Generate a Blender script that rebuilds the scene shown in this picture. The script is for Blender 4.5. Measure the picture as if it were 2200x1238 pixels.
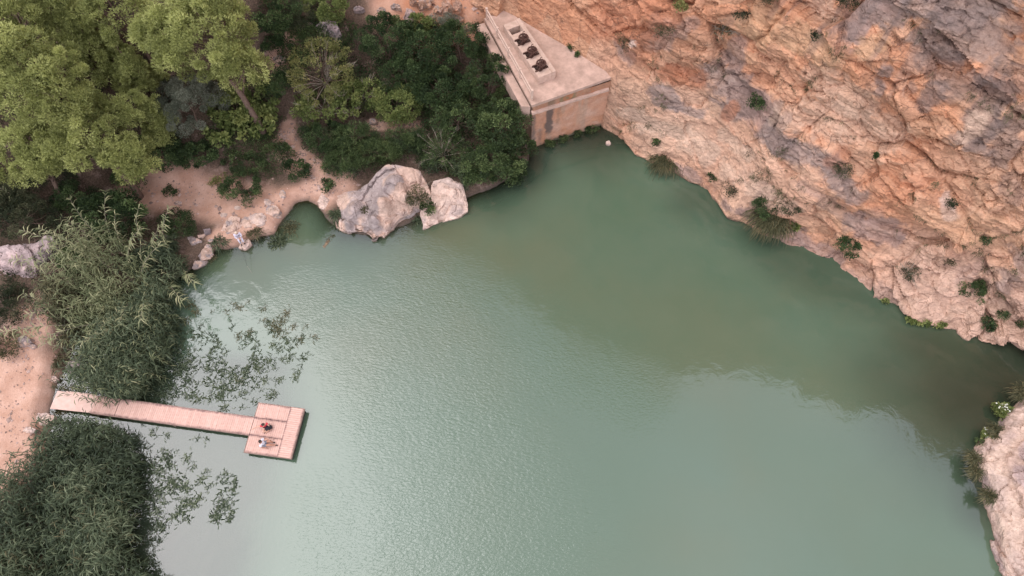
import bpy, math, random
import numpy as np

# ---------------------------------------------------------------- camera, sky, sun, exposure
SC = bpy.context.scene
COL = SC.collection
for o in list(bpy.data.objects):
    bpy.data.objects.remove(o)
CAM_H = 45.0
PITCH = math.radians(65.0)          # how far the drone camera looks down
FOC = 1467.0                        # focal length in pixels of the 2200 px wide photograph
cam_data = bpy.data.cameras.new('camera')
cam_data.sensor_width = 36.0
cam_data.lens = 36.0 * FOC / 2200.0
cam_data.clip_start = 0.5
cam_data.clip_end = 2000.0
cam = bpy.data.objects.new('camera', cam_data)
cam.location = (0, 0, CAM_H)
cam.rotation_euler = (math.radians(90.0) - PITCH, 0, 0)
COL.objects.link(cam)
SC.camera = cam

SUN_DIR = np.array([-0.477, 0.064, 1.073]); SUN_DIR = SUN_DIR / np.linalg.norm(SUN_DIR)   # towards the sun
world = bpy.data.worlds.new('World'); SC.world = world; world.use_nodes = True
wn = world.node_tree; wn.nodes.clear()
w_out = wn.nodes.new('ShaderNodeOutputWorld'); w_bg = wn.nodes.new('ShaderNodeBackground')
w_sky = wn.nodes.new('ShaderNodeTexSky'); w_sky.sky_type = 'NISHITA'; w_sky.sun_disc = False
w_sky.sun_elevation = math.asin(SUN_DIR[2]); w_sky.sun_rotation = math.atan2(SUN_DIR[0], SUN_DIR[1])
w_sky.dust_density = 4.0; w_sky.air_density = 1.0
w_tc = wn.nodes.new('ShaderNodeTexCoord'); w_no = wn.nodes.new('ShaderNodeTexNoise')
w_no.inputs['Scale'].default_value = 2.2; w_no.inputs['Detail'].default_value = 4.0
w_rm = wn.nodes.new('ShaderNodeMapRange')
w_rm.inputs['From Min'].default_value = 0.3; w_rm.inputs['From Max'].default_value = 0.7
w_rm.inputs['To Min'].default_value = 0.55; w_rm.inputs['To Max'].default_value = 1.0
w_mx = wn.nodes.new('ShaderNodeMix'); w_mx.data_type = 'RGBA'
w_mx.inputs['B'].default_value = (14.8, 14.3, 15.6, 1)          # pale cloud sheet
w_bg.inputs['Strength'].default_value = 0.118
L = wn.links.new
L(w_tc.outputs['Generated'], w_no.inputs['Vector']); L(w_no.outputs['Fac'], w_rm.inputs['Value'])
L(w_rm.outputs['Result'], w_mx.inputs['Factor']); L(w_sky.outputs['Color'], w_mx.inputs['A'])
L(w_mx.outputs['Result'], w_bg.inputs['Color']); L(w_bg.outputs['Background'], w_out.inputs['Surface'])

sun_data = bpy.data.lights.new('sun', 'SUN')
sun_data.energy = 1.2; sun_data.angle = math.radians(38.0); sun_data.color = (1.0, 0.955, 0.91)
sun = bpy.data.objects.new('sun', sun_data); COL.objects.link(sun)
from mathutils import Vector
sun.rotation_euler = Vector(tuple(-SUN_DIR)).to_track_quat('-Z', 'Y').to_euler()
sun.location = (-40, 10, 90)

SC.view_settings.view_transform = 'Standard'; SC.view_settings.look = 'None'
SC.view_settings.gamma = 1.0; SC.view_settings.use_curve_mapping = False
SC.view_settings.exposure = 0.32
SC.render.engine = 'CYCLES'
SC.cycles.max_bounces = 6; SC.cycles.diffuse_bounces = 3; SC.cycles.glossy_bounces = 2
SC.cycles.transmission_bounces = 3; SC.cycles.transparent_max_bounces = 6
SC.cycles.use_denoising = True

# ---------------------------------------------------------------- helpers
rng = np.random.default_rng(11)
random.seed(5)
cp, sp = math.cos(PITCH), math.sin(PITCH)

def ray(px, py):
    u = (px - 1100.0) / FOC; v = (619.0 - py) / FOC
    return np.array([u, cp + v * sp, -sp + v * cp])

def at(px, py, z=0.0):
    r = ray(px, py); t = (CAM_H - z) / -r[2]
    return np.array([0, 0, CAM_H]) + r * t

def proj(P):
    P = np.asarray(P, float); d = P[..., 2] - CAM_H
    dep = P[..., 1] * cp - d * sp
    return np.stack([1100 + FOC * P[..., 0] / dep, 619 - FOC * (P[..., 1] * sp + d * cp) / dep], -1), dep

def unit(v):
    v = np.asarray(v, float)
    return v / (np.linalg.norm(v, axis=-1, keepdims=True) + 1e-9)

def _hash(ix, iy, iz, seed):
    h = (ix.astype(np.int64) * 374761393 + iy.astype(np.int64) * 668265263 + iz.astype(np.int64) * 2147483647 + seed * 974634777) & 0xFFFFFFFF
    h = ((h ^ (h >> 13)) * 1274126177) & 0xFFFFFFFF
    h = ((h ^ (h >> 16)) * 2246822519) & 0xFFFFFFFF
    h = h ^ (h >> 15)
    return (h & 0xFFFFFF).astype(np.float64) / 16777216.0

def vnoise(P, scale, seed=0):
    Q = np.asarray(P, float) / scale
    i = np.floor(Q).astype(np.int64); f = Q - i
    f = f * f * f * (f * (f * 6 - 15) + 10)
    out = 0
    for dx in (0, 1):
        wx = f[..., 0] if dx else 1 - f[..., 0]
        for dy in (0, 1):
            wy = f[..., 1] if dy else 1 - f[..., 1]
            for dz in (0, 1):
                wz = f[..., 2] if dz else 1 - f[..., 2]
                out = out + wx * wy * wz * _hash(i[..., 0] + dx, i[..., 1] + dy, i[..., 2] + dz, seed)
    return out * 2 - 1

def fbm(P, scale, octaves=4, seed=0, gain=0.5):
    out = 0; a = 1.0; tot = 0
    for k in range(octaves):
        out = out + a * vnoise(P, scale / (2.03 ** k), seed + 17 * k); tot += a; a *= gain
    return out / tot

def facets(P, scale, seed=0):
    """fractured rock: nearest jittered cell; returns (tilted plane value, cell random, edge distance)"""
    Q = np.asarray(P, float) / scale
    i = np.floor(Q).astype(np.int64)
    b1 = np.full(Q.shape[:-1], 1e9); b2 = b1.copy(); pl = np.zeros_like(b1); cr = np.zeros_like(b1)
    for dx in (-1, 0, 1):
        for dy in (-1, 0, 1):
            for dz in (-1, 0, 1):
                a, b, c = i[..., 0] + dx, i[..., 1] + dy, i[..., 2] + dz
                o = np.stack([Q[..., 0] - a - _hash(a, b, c, seed), Q[..., 1] - b - _hash(a, b, c, seed + 1), Q[..., 2] - c - _hash(a, b, c, seed + 2)], -1)
                d = (o * o).sum(-1)
                g = o[..., 0] * (_hash(a, b, c, seed + 3) - .5) + o[..., 1] * (_hash(a, b, c, seed + 4) - .5) + o[..., 2] * (_hash(a, b, c, seed + 5) - .5)
                r = _hash(a, b, c, seed + 6)
                near = d < b1
                b2 = np.where(near, b1, np.minimum(b2, d))
                pl = np.where(near, g * 2 + (r - .5) * .9, pl); cr = np.where(near, r, cr)
                b1 = np.where(near, d, b1)
    return pl, cr, np.sqrt(b2) - np.sqrt(b1)

def smooth(a, b, x):
    t = np.clip((x - a) / (b - a), 0, 1); return t * t * (3 - 2 * t)

def mesh_np(name, V, F, attrs=None, shade=False):
    """V (n,3), F (m,k) with k = 3 or 4 for all faces"""
    V = np.ascontiguousarray(V, np.float32); F = np.ascontiguousarray(F, np.int32)
    me = bpy.data.meshes.new(name)
    me.vertices.add(len(V)); me.vertices.foreach_set('co', V.ravel())
    k = F.shape[1]
    me.loops.add(F.size); me.loops.foreach_set('vertex_index', F.ravel())
    me.polygons.add(len(F)); me.polygons.foreach_set('loop_start', np.arange(0, F.size, k, dtype=np.int32))
    me.polygons.foreach_set('use_smooth', np.full(len(F), bool(shade)))
    me.update(calc_edges=True)
    for nm, arr in (attrs or {}).items():
        arr = np.ascontiguousarray(arr, np.float32)
        if arr.ndim == 1:
            me.attributes.new(nm, 'FLOAT', 'POINT').data.foreach_set('value', arr)
        else:
            if arr.shape[1] == 3: arr = np.concatenate([arr, np.ones((len(arr), 1), np.float32)], 1)
            me.attributes.new(nm, 'FLOAT_COLOR', 'POINT').data.foreach_set('color', np.ascontiguousarray(arr).ravel())
    return me

def obj(name, me, mat=None, parent=None):
    o = bpy.data.objects.new(name, me); COL.objects.link(o)
    if mat is not None and me is not None and not me.materials: me.materials.append(mat)
    if parent is not None: o.parent = parent
    return o

def tag(o, label=None, cat=None, group=None, kind=None):
    if label: o['label'] = label
    if cat: o['category'] = cat
    if group: o['group'] = group
    if kind: o['kind'] = kind
    return o

def empty(name, loc, label=None, cat=None, group=None, rz=0.0):
    o = bpy.data.objects.new(name, None); COL.objects.link(o)
    o.location = tuple(float(c) for c in loc); o.rotation_euler = (0, 0, rz); o.empty_display_size = .3
    return tag(o, label, cat, group)

def grid_faces(nu, nv):
    a = (np.arange(nu - 1)[:, None] * nv + np.arange(nv - 1)[None, :]).ravel()
    return np.stack([a, a + nv, a + nv + 1, a + 1], 1)

class MB:
    """collects boxes, tubes and prisms; all quads"""
    def __init__(s): s.v = []; s.f = []; s.n = 0
    def add(s, V, F):
        V = np.asarray(V, float); s.v.append(V); s.f.append(np.asarray(F, int) + s.n); s.n += len(V)
    def box(s, c, sx, sy, sz, rz=0.0, M=None):
        x, y, z = sx / 2, sy / 2, sz / 2
        V = np.array([[-x, -y, -z], [x, -y, -z], [x, y, -z], [-x, y, -z], [-x, -y, z], [x, -y, z], [x, y, z], [-x, y, z]])
        if M is not None: V = V @ np.asarray(M).T
        if rz: V = V @ np.array([[math.cos(rz), math.sin(rz), 0], [-math.sin(rz), math.cos(rz), 0], [0, 0, 1]])
        s.add(V + np.asarray(c, float), [[0, 3, 2, 1], [4, 5, 6, 7], [0, 1, 5, 4], [1, 2, 6, 5], [2, 3, 7, 6], [3, 0, 4, 7]])
    def bar(s, a, b, w, h):
        a = np.asarray(a, float); b = np.asarray(b, float); d = unit(b - a)
        up = np.array([0, 0, 1.0]) if abs(d[2]) < .9 else np.array([0, 1.0, 0])
        sd = unit(np.cross(d, up)); up = np.cross(sd, d)
        V = [p + sd * (w / 2 * i) + up * (h / 2 * j) for p in (a, b) for i, j in ((-1, -1), (1, -1), (1, 1), (-1, 1))]
        s.add(V, [[0, 1, 2, 3], [7, 6, 5, 4], [0, 4, 5, 1], [1, 5, 6, 2], [2, 6, 7, 3], [3, 7, 4, 0]])
    def tube(s, pts, rad, n=6):
        pts = np.asarray(pts, float); m = len(pts); rad = np.broadcast_to(np.asarray(rad, float), (m,))
        tan = unit(np.gradient(pts, axis=0))
        ref = np.array([0.31, 0.17, 0.93]); ref = ref if abs(tan[0] @ ref) < .95 else np.array([1.0, 0, 0])
        V = []
        for k in range(m):
            a = unit(np.cross(tan[k], ref)); b = np.cross(tan[k], a)
            th = np.arange(n) * 2 * math.pi / n
            V.append(pts[k] + rad[k] * (np.cos(th)[:, None] * a + np.sin(th)[:, None] * b))
        V = np.concatenate(V + [pts[:1], pts[-1:]])
        F = []
        for k in range(m - 1):
            for j in range(n):
                j2 = (j + 1) % n; F.append([k * n + j, k * n + j2, (k + 1) * n + j2, (k + 1) * n + j])
        c0 = m * n; e = (m - 1) * n
        for j in range(0, n - 1, 2):
            F.append([c0, (j + 2) % n, j + 1, j]); F.append([c0 + 1, e + j, e + j + 1, e + (j + 2) % n])
        s.add(V, F)
    def prism(s, ring_a, ring_b, cap=True):
        n = len(ring_a); V = list(ring_a) + list(ring_b)
        F = [[j, (j + 1) % n, n + (j + 1) % n, n + j] for j in range(n)]
        if cap and n == 4: F += [[3, 2, 1, 0], [4, 5, 6, 7]]
        s.add(V, F)
    def mesh(s, name, shade=False): return mesh_np(name, np.concatenate(s.v), np.concatenate(s.f), shade=shade)
    def build(s, name, mat, parent=None, shade=False): return obj(name, s.mesh(name, shade), mat, parent)

# ---------------------------------------------------------------- materials
def new_mat(name):
    m = bpy.data.materials.new(name); m.use_nodes = True
    nt = m.node_tree; b = nt.nodes['Principled BSDF']
    return m, nt, b, nt.links.new

def node(nt, t, **kw):
    n = nt.nodes.new(t)
    for k, v in kw.items():
        if k in n.inputs: n.inputs[k].default_value = v
        else: setattr(n, k, v)
    return n

def mixc(nt, fac, a, b, blend='MIX'):
    m = nt.nodes.new('ShaderNodeMix'); m.data_type = 'RGBA'; m.blend_type = blend
    for key, val in (('Factor', fac), ('A', a), ('B', b)):
        if hasattr(val, 'links'): nt.links.new(val, m.inputs[key])
        else: m.inputs[key].default_value = val if key == 'Factor' else ((*val, 1) if len(val) == 3 else val)
    return m.outputs['Result']

def ramp01(nt, val, a, b, lo=0.0, hi=1.0):
    r = nt.nodes.new('ShaderNodeMapRange'); r.inputs['From Min'].default_value = a; r.inputs['From Max'].default_value = b
    r.inputs['To Min'].default_value = lo; r.inputs['To Max'].default_value = hi
    nt.links.new(val, r.inputs['Value']); return r.outputs['Result']

def noise_tex(nt, scale, detail=5, rough=0.6, vec=None, dist=0.0):
    n = node(nt, 'ShaderNodeTexNoise', Scale=scale, Detail=detail, Roughness=rough, Distortion=dist)
    if vec is None:
        g = nt.nodes.new('ShaderNodeNewGeometry'); vec = g.outputs['Position']
    nt.links.new(vec, n.inputs['Vector']); return n.outputs['Fac']

def rock_material(name, bump=0.25, fine=7.0, tint=None, speck=0.35, chips=0, crack=.7):
    """albedo from the 'Col' attribute (or a plain tint) with grain, fissures and fine relief"""
    m, nt, b, l = new_mat(name)
    if tint is None:
        c = node(nt, 'ShaderNodeAttribute', attribute_name='Col').outputs['Color']
    else:
        c = mixc(nt, ramp01(nt, noise_tex(nt, 1.1, 4), .35, .65), tint[0], tint[1])
    n1 = noise_tex(nt, fine, 8, .68)
    n2 = noise_tex(nt, fine * .23, 6, .6)
    c = mixc(nt, speck, c, mixc(nt, ramp01(nt, n1, .3, .7), (.55, .5, .48), (1.25, 1.22, 1.2)), 'MULTIPLY')
    c = mixc(nt, .5, c, mixc(nt, ramp01(nt, n2, .32, .68), (.78, .74, .74), (1.14, 1.13, 1.1)), 'MULTIPLY')
    crk = None
    if chips:       # thin dark crack lines
        g0 = nt.nodes.new('ShaderNodeNewGeometry'); m0 = node(nt, 'ShaderNodeMapping'); m0.inputs['Rotation'].default_value = (0, 0, math.radians(33)); m0.inputs['Scale'].default_value = (.6, 1, 1.1)
        l(g0.outputs['Position'], m0.inputs['Vector']); w0 = node(nt, 'ShaderNodeTexNoise', Scale=1.7, Detail=4.0); l(m0.outputs['Vector'], w0.inputs['Vector'])
        x0 = node(nt, 'ShaderNodeMix', data_type='VECTOR'); x0.inputs['Factor'].default_value = .28; l(m0.outputs['Vector'], x0.inputs['A']); l(w0.outputs['Color'], x0.inputs['B'])
        for sc_, wd_ in ((chips * .55, .022), (chips * 1.5, .03)):
            v0 = node(nt, 'ShaderNodeTexVoronoi', Scale=sc_); v0.feature = 'DISTANCE_TO_EDGE'; l(x0.outputs['Result'], v0.inputs['Vector'])
            line = ramp01(nt, v0.outputs['Distance'], 0, wd_, 1, 0); msk = ramp01(nt, noise_tex(nt, sc_ * .5, 3), .42, .62)
            mm_ = node(nt, 'ShaderNodeMath', operation='MULTIPLY'); l(line, mm_.inputs[0]); l(msk, mm_.inputs[1])
            mq = node(nt, 'ShaderNodeMath', operation='MULTIPLY'); l(mm_.outputs[0], mq.inputs[0]); mq.inputs[1].default_value = crack
            c = mixc(nt, mq.outputs[0], c, (.13, .075, .055))
    l(c, b.inputs['Base Color']); b.inputs['Roughness'].default_value = .9
    b.inputs['Specular IOR Level'].default_value = .2
    bp = node(nt, 'ShaderNodeBump', Strength=.95, Distance=bump)
    add = node(nt, 'ShaderNodeMath', operation='ADD'); l(n1, add.inputs[0]); l(n2, add.inputs[1])
    if chips:       # broken, angular chips
        g = nt.nodes.new('ShaderNodeNewGeometry'); mp = node(nt, 'ShaderNodeMapping'); mp.inputs['Rotation'].default_value = (0, 0, math.radians(33)); mp.inputs['Scale'].default_value = (.55, 1, 1.2)
        l(g.outputs['Position'], mp.inputs['Vector']); vv_ = mp.outputs['Vector']
        nz_ = node(nt, 'ShaderNodeTexNoise', Scale=1.3, Detail=3.0); l(vv_, nz_.inputs['Vector'])
        mx_ = node(nt, 'ShaderNodeMix', data_type='VECTOR'); mx_.inputs['Factor'].default_value = .12; l(vv_, mx_.inputs['A']); l(nz_.outputs['Color'], mx_.inputs['B'])
        last = add.outputs[0]
        for sc_, am_ in ((chips, .9), (chips * 2.7, .45)):
            vo = node(nt, 'ShaderNodeTexVoronoi', Scale=sc_); l(mx_.outputs['Result'], vo.inputs['Vector'])
            sx = node(nt, 'ShaderNodeSeparateColor'); l(vo.outputs['Color'], sx.inputs['Color'])
            ma = node(nt, 'ShaderNodeMath', operation='MULTIPLY_ADD'); l(sx.outputs[0], ma.inputs[0]); ma.inputs[1].default_value = am_; l(last, ma.inputs[2]); last = ma.outputs[0]
            md = node(nt, 'ShaderNodeMath', operation='MULTIPLY_ADD'); l(vo.outputs['Distance'], md.inputs[0]); md.inputs[1].default_value = -am_ * .9; l(last, md.inputs[2]); last = md.outputs[0]
        add = last.node
    l(add.outputs[0], bp.inputs['Height']); l(bp.outputs['Normal'], b.inputs['Normal'])
    return m

def leaf_material(name, dark, mid, light, trans=0.35, rough=.55):
    m, nt, b, l = new_mat(name)
    a = node(nt, 'ShaderNodeAttribute', attribute_name='rnd').outputs['Fac']
    c = mixc(nt, ramp01(nt, a, 0, .55), dark, mid); c = mixc(nt, ramp01(nt, a, .5, 1), c, light)
    l(c, b.inputs['Base Color']); b.inputs['Roughness'].default_value = rough
    b.inputs['Specular IOR Level'].default_value = .25
    t = node(nt, 'ShaderNodeBsdfTranslucent'); l(c, t.inputs['Color'])
    mx = node(nt, 'ShaderNodeMixShader'); mx.inputs[0].default_value = trans
    l(b.outputs[0], mx.inputs[1]); l(t.outputs[0], mx.inputs[2])
    l(mx.outputs[0], nt.nodes['Material Output'].inputs['Surface'])
    return m

def plain_material(name, c1, c2, scale=6.0, rough=.8, bump=.01, metal=0.0, spec=.3):
    m, nt, b, l = new_mat(name)
    n = noise_tex(nt, scale, 6, .65)
    l(mixc(nt, ramp01(nt, n, .35, .65), c1, c2), b.inputs['Base Color'])
    b.inputs['Roughness'].default_value = rough; b.inputs['Metallic'].default_value = metal
    b.inputs['Specular IOR Level'].default_value = spec
    if bump:
        bp = node(nt, 'ShaderNodeBump', Strength=.6, Distance=bump); l(n, bp.inputs['Height']); l(bp.outputs['Normal'], b.inputs['Normal'])
    return m

M = {}
M['cliff'] = rock_material('cliff_rock', bump=.2, fine=3.4, speck=.6, chips=1.6)
M['boulder'] = rock_material('boulder_rock', bump=.06, fine=6.0, speck=.5, chips=2.4, crack=.3)
M['bark'] = plain_material('bark', (.10, .065, .05), (.19, .13, .10), 9, .95, .03)
M['twig'] = plain_material('twig', (.20, .17, .13), (.36, .31, .25), 9, .9, 0)
M['pine'] = leaf_material('pine_needles', (.17, .195, .068), (.38, .41, .15), (.60, .63, .26), .45)
M['dark_leaf'] = leaf_material('dark_leaves', (.020, .036, .015), (.048, .082, .03), (.15, .21, .08), .25)
M['mid_leaf'] = leaf_material('green_leaves', (.03, .05, .022), (.075, .115, .042), (.20, .26, .10), .3)
M['bright_leaf'] = leaf_material('bright_leaves', (.085, .12, .035), (.20, .245, .08), (.36, .39, .14), .35)
M['yellow_leaf'] = leaf_material('yellowing_leaves', (.12, .14, .05), (.24, .25, .09), (.38, .35, .14), .4)
M['olive_leaf'] = leaf_material('olive_leaves', (.085, .10, .07), (.19, .21, .155), (.36, .37, .30), .3)
M['reed'] = leaf_material('reed_leaves', (.030, .046, .025), (.075, .102, .053), (.21, .24, .14), .3)
M['cane'] = leaf_material('giant_cane_leaves', (.11, .135, .065), (.23, .25, .13), (.42, .40, .23), .35)
M['dry_grass'] = leaf_material('dry_grass', (.045, .05, .025), (.10, .10, .05), (.20, .17, .09), .3)
M['brush'] = leaf_material('undergrowth_leaves', (.018, .026, .014), (.045, .058, .028), (.13, .13, .07), .25)

# ---------------------------------------------------------------- ground (one sheet, lake bed included)
SHORE = [(100, 1700), (130, 1400), (150, 1238), (130, 1100), (112, 1000), (104, 930), (108, 880), (122, 820), (165, 740), (240, 660), (330, 610),
         (405, 590), (440, 560), (470, 535), (520, 527), (560, 508), (592, 505), (606, 470), (632, 440), (662, 432), (690, 445), (712, 480), (745, 500),
         (800, 505), (880, 480), (960, 450), (1020, 420), (1090, 385), (1135, 345)]
shore = [at(x, y)[:2] for x, y in SHORE] + [np.array([1.7, 33.6]), np.array([7.0, 35.7])]
shore += [np.array(p) for p in ((12., 36.), (24., 27.), (34., 24.), (60., 20.), (90., -20.), (60., -60.), (-20., -60.))]
shore = np.array(shore)

def poly_sd(P, poly):
    """signed distance to a polygon: negative inside"""
    d = np.full(len(P), 1e9); ins = np.zeros(len(P), bool); n = len(poly)
    for k in range(n):
        a, b = poly[k], poly[(k + 1) % n]; e = b - a; w = P - a
        t = np.clip((w @ e) / (e @ e), 0, 1)
        d = np.minimum(d, np.linalg.norm(w - t[:, None] * e, axis=1))
        c = (a[1] <= P[:, 1]) != (b[1] <= P[:, 1])
        xi = a[0] + (P[:, 1] - a[1]) / (e[1] if abs(e[1]) > 1e-9 else 1e-9) * e[0]
        ins ^= c & (P[:, 0] < xi)
    return np.where(ins, -d, d)

CTRL = [(40, 850, .9), (60, 950, .8), (0, 800, 1.2), (20, 700, 1.5), (-200, 800, 3), (-200, 1100, 2), (40, 560, 2.0), (0, 450, 3), (-200, 400, 6),
        (150, 450, 1.8), (300, 400, 1.2), (400, 450, .8), (500, 430, .8), (600, 400, .8), (680, 390, .9), (700, 350, 1.2), (300, 300, 3), (150, 330, 3.5),
        (0, 250, 6), (-200, 100, 12), (100, 100, 8), (350, 150, 5), (500, 200, 3.5), (600, 280, 1.6), (650, 320, 1.2), (600, 150, 4.2), (650, 60, 6),
        (550, 0, 7.5), (300, 0, 9.5), (100, -100, 13), (800, 270, 1.3), (880, 270, 1.2), (800, 150, 2.8), (900, 150, 2.4), (1000, 200, 1.5), (1080, 250, .9),
        (750, 30, 5.6), (850, 20, 5.8), (950, 20, 5.6), (1020, 25, 5.35), (1040, 80, 3.4), (1000, 0, 5.6), (900, -100, 8), (700, -100, 10), (1000, -100, 7),
        (1060, 150, 2.4), (980, 90, 3.6), (450, -150, 14), (1040, 15, 5.4), (60, 1050, .8), (-100, 950, 1.2), (460, 490, .7), (640, 420, .6), (850, 430, .35), (900, 430, .35), (950, 430, .3), (780, 450, .35), (990, 410, .4), (830, 390, .6)]
cpt = np.array([at(x, y, z) for x, y, z in CTRL])

def bed_depth(P, sd):
    s = .42 - .40 * (1 - smooth(-18, -5, P[:, 0] + 1.6 * fbm(np.concatenate([P, np.zeros((len(P), 1))], 1), 5.0, 3, 14))) * (1 - smooth(15, 20, P[:, 1]))      # the reed side shelves gently
    return np.clip(-sd * s, 0, 4.0)

def land_height(P):
    num = 0; den = 0
    for c in cpt:
        w = 1.0 / (((P - c[:2]) ** 2).sum(1) + .8) ** 2
        num = num + w * c[2]; den = den + w
    h = num / den
    far = smooth(45, 90, np.linalg.norm(P - np.array([0, 20.]), axis=1))
    h = h + far * 8
    P3 = np.concatenate([P, np.zeros((len(P), 1))], 1)
    h = h + fbm(P3, 5.0, 4, 3) * np.clip(.10 + h * .06, .1, .7)
    sd = poly_sd(P, shore)
    sd = sd + fbm(P3, 1.6, 3, 9) * .28
    lip = smooth(-.05, .7, sd)
    out = np.where(sd > 0, np.maximum(.02, lip * np.minimum(h, .28 + sd * .75)), -bed_depth(P, sd) - .02)
    return out + vnoise(P3, .5, 21) * .025, sd

gx = np.concatenate([np.arange(-90, -44, 2.0), np.arange(-44, 10, .25), np.arange(10, 95, 1.2)])
gy = np.concatenate([np.arange(-60, -6, 1.5), np.arange(-6, 52, .25), np.arange(52, 110, 2.0)])
GX, GY = np.meshgrid(gx, gy, indexing='ij')
P2 = np.stack([GX.ravel(), GY.ravel()], 1)
GZ, GSD = land_height(P2)
gz_grid = GZ.reshape(GX.shape)

def ground_z(x, y):
    i = int(np.clip(np.searchsorted(gx, x) - 1, 0, len(gx) - 2)); j = int(np.clip(np.searchsorted(gy, y) - 1, 0, len(gy) - 2))
    fx = (x - gx[i]) / (gx[i + 1] - gx[i]); fy = (y - gy[j]) / (gy[j + 1] - gy[j])
    g = gz_grid
    return float((g[i, j] * (1 - fx) + g[i + 1, j] * fx) * (1 - fy) + (g[i, j + 1] * (1 - fx) + g[i + 1, j + 1] * fx) * fy)

def on_ground(px, py, up=0.0):
    z = 1.0
    for _ in range(14):
        p = at(px, py, z + up); z = .5 * z + .5 * max(ground_z(p[0], p[1]), 0.0)
    p = at(px, py, z + up); p[2] = z
    return p

# where the ground is bare pinkish earth (path, beach) and where it is dark litter
BARE = [(20, 830, 60, 900, 3.2), (0, 980, 20, 880, 2.6), (30, 760, 60, 700, 1.6), (60, 700, 90, 650, .8), (310, 410, 420, 420, 1.8), (420, 420, 560, 450, 2.2), (560, 450, 690, 410, 1.5),
        (690, 410, 730, 395, 1.3), (640, 350, 610, 310, 1.0), (610, 310, 620, 270, .6), (680, 370, 640, 340, 1.0), (800, 268, 890, 272, .55), (1020, 20, 960, -40, 2.2), (930, 20, 1000, 60, 1.6),
        (595, 140, 625, 80, .7), (480, 510, 560, 480, 1.2), (860, 10, 1000, 20, 2.5)]
bare = np.zeros(len(P2))
for x1, y1, x2, y2, r in BARE:
    a = on_ground(x1, y1)[:2]; b = on_ground(x2, y2)[:2]; e = b - a
    t = np.clip(((P2 - a) @ e) / (e @ e), 0, 1); d = np.linalg.norm(P2 - a - t[:, None] * e, axis=1)
    bare = np.maximum(bare, 1 - smooth(r * .6, r * 1.25, d))
P3 = np.concatenate([P2, GZ[:, None]], 1)
bare = np.clip(bare + fbm(P3, 1.3, 4, 31) * .45 * (bare > .02) * (bare < .98), 0, 1)
orange = smooth(860, 980, proj(P3)[0][:, 0] + (150 - proj(P3)[0][:, 1]) * .6) * (P2[:, 1] > 36)
ground_me = mesh_np('ground', P3, grid_faces(len(gx), len(gy)), {'bare': bare, 'orange': orange, 'wet': 1 - smooth(-.05, .35, GSD)}, shade=True)
m, nt, b, l = new_mat('earth')
fb = node(nt, 'ShaderNodeAttribute', attribute_name='bare').outputs['Fac']
fo = node(nt, 'ShaderNodeAttribute', attribute_name='orange').outputs['Fac']
fw = node(nt, 'ShaderNodeAttribute', attribute_name='wet').outputs['Fac']
n1 = noise_tex(nt, .9, 6, .62); n2 = noise_tex(nt, 9.0, 8, .7); n3 = noise_tex(nt, 34.0, 4, .6)
sand = mixc(nt, ramp01(nt, n1, .35, .65), (.43, .255, .185), (.56, .365, .285))
sand = mixc(nt, fo, sand, mixc(nt, ramp01(nt, n1, .35, .65), (.46, .22, .13), (.52, .30, .21)))
sand = mixc(nt, .5, sand, mixc(nt, ramp01(nt, n2, .3, .7), (.72, .70, .68), (1.15, 1.14, 1.12)), 'MULTIPLY')
litter = mixc(nt, ramp01(nt, n2, .35, .65), (.055, .042, .032), (.17, .115, .085))
litter = mixc(nt, ramp01(nt, n1, .56, .66), litter, (.25, .18, .15))
c = mixc(nt, fb, litter, sand)
c = mixc(nt, fw, c, (.075, .06, .05))
l(c, b.inputs['Base Color']); b.inputs['Roughness'].default_value = .95; b.inputs['Specular IOR Level'].default_value = .15
bp = node(nt, 'ShaderNodeBump', Strength=.55, Distance=.12)
ad = node(nt, 'ShaderNodeMath', operation='ADD'); l(n2, ad.inputs[0]); l(n1, ad.inputs[1]); l(ad.outputs[0], bp.inputs['Height'])
l(bp.outputs['Normal'], b.inputs['Normal'])
M['earth'] = m
tag(obj('ground', ground_me, m), kind='structure')

# ---------------------------------------------------------------- water
wx = np.concatenate([np.arange(-60, -40, 1.0), np.arange(-40, 40, .42), np.arange(40, 88, 1.5)]); wy = np.concatenate([np.arange(-58, -4, 1.5), np.arange(-4, 40, .42)])
WX, WY = np.meshgrid(wx, wy, indexing='ij'); WP = np.stack([WX.ravel(), WY.ravel()], 1)
wsd = poly_sd(WP, shore)
W3 = np.concatenate([WP, np.zeros((len(WP), 1))], 1)
depth = bed_depth(WP, wsd)
rim_pts = np.array([at(x, y)[:2] for x, y in ((1290, 285), (1370, 335), (1460, 375), (1555, 448), (1640, 508), (1760, 568), (1900, 660), (2000, 700), (2130, 745), (2200, 760))])
silt = np.zeros(len(WP))       # warm suspended silt drifting in the lake
for x1, y1, x2, y2, r, s in ((850, 560, 1150, 560, 5, .5), (800, 740, 1000, 720, 5, .45), (1300, 650, 1750, 780, 5, .35), (640, 480, 660, 520, 3, .8), (900, 520, 1010, 500, 2.5, .6), (540, 600, 640, 640, 4, .5), (1900, 780, 2150, 810, 4, .5), (1500, 1150, 1800, 1180, 6, .2)):
    a = at(x1, y1)[:2]; e = at(x2, y2)[:2] - a; t = np.clip(((WP - a) @ e) / (e @ e), 0, 1)
    silt = np.maximum(silt, s * (1 - smooth(r * .1, r * 1.5, np.linalg.norm(WP - a - t[:, None] * e, axis=1))))
silt = np.clip(silt + fbm(W3, 7, 4, 5) * .25, 0, 1)
wind = np.zeros(len(WP))       # gusts that ruffle the middle of the lake
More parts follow.
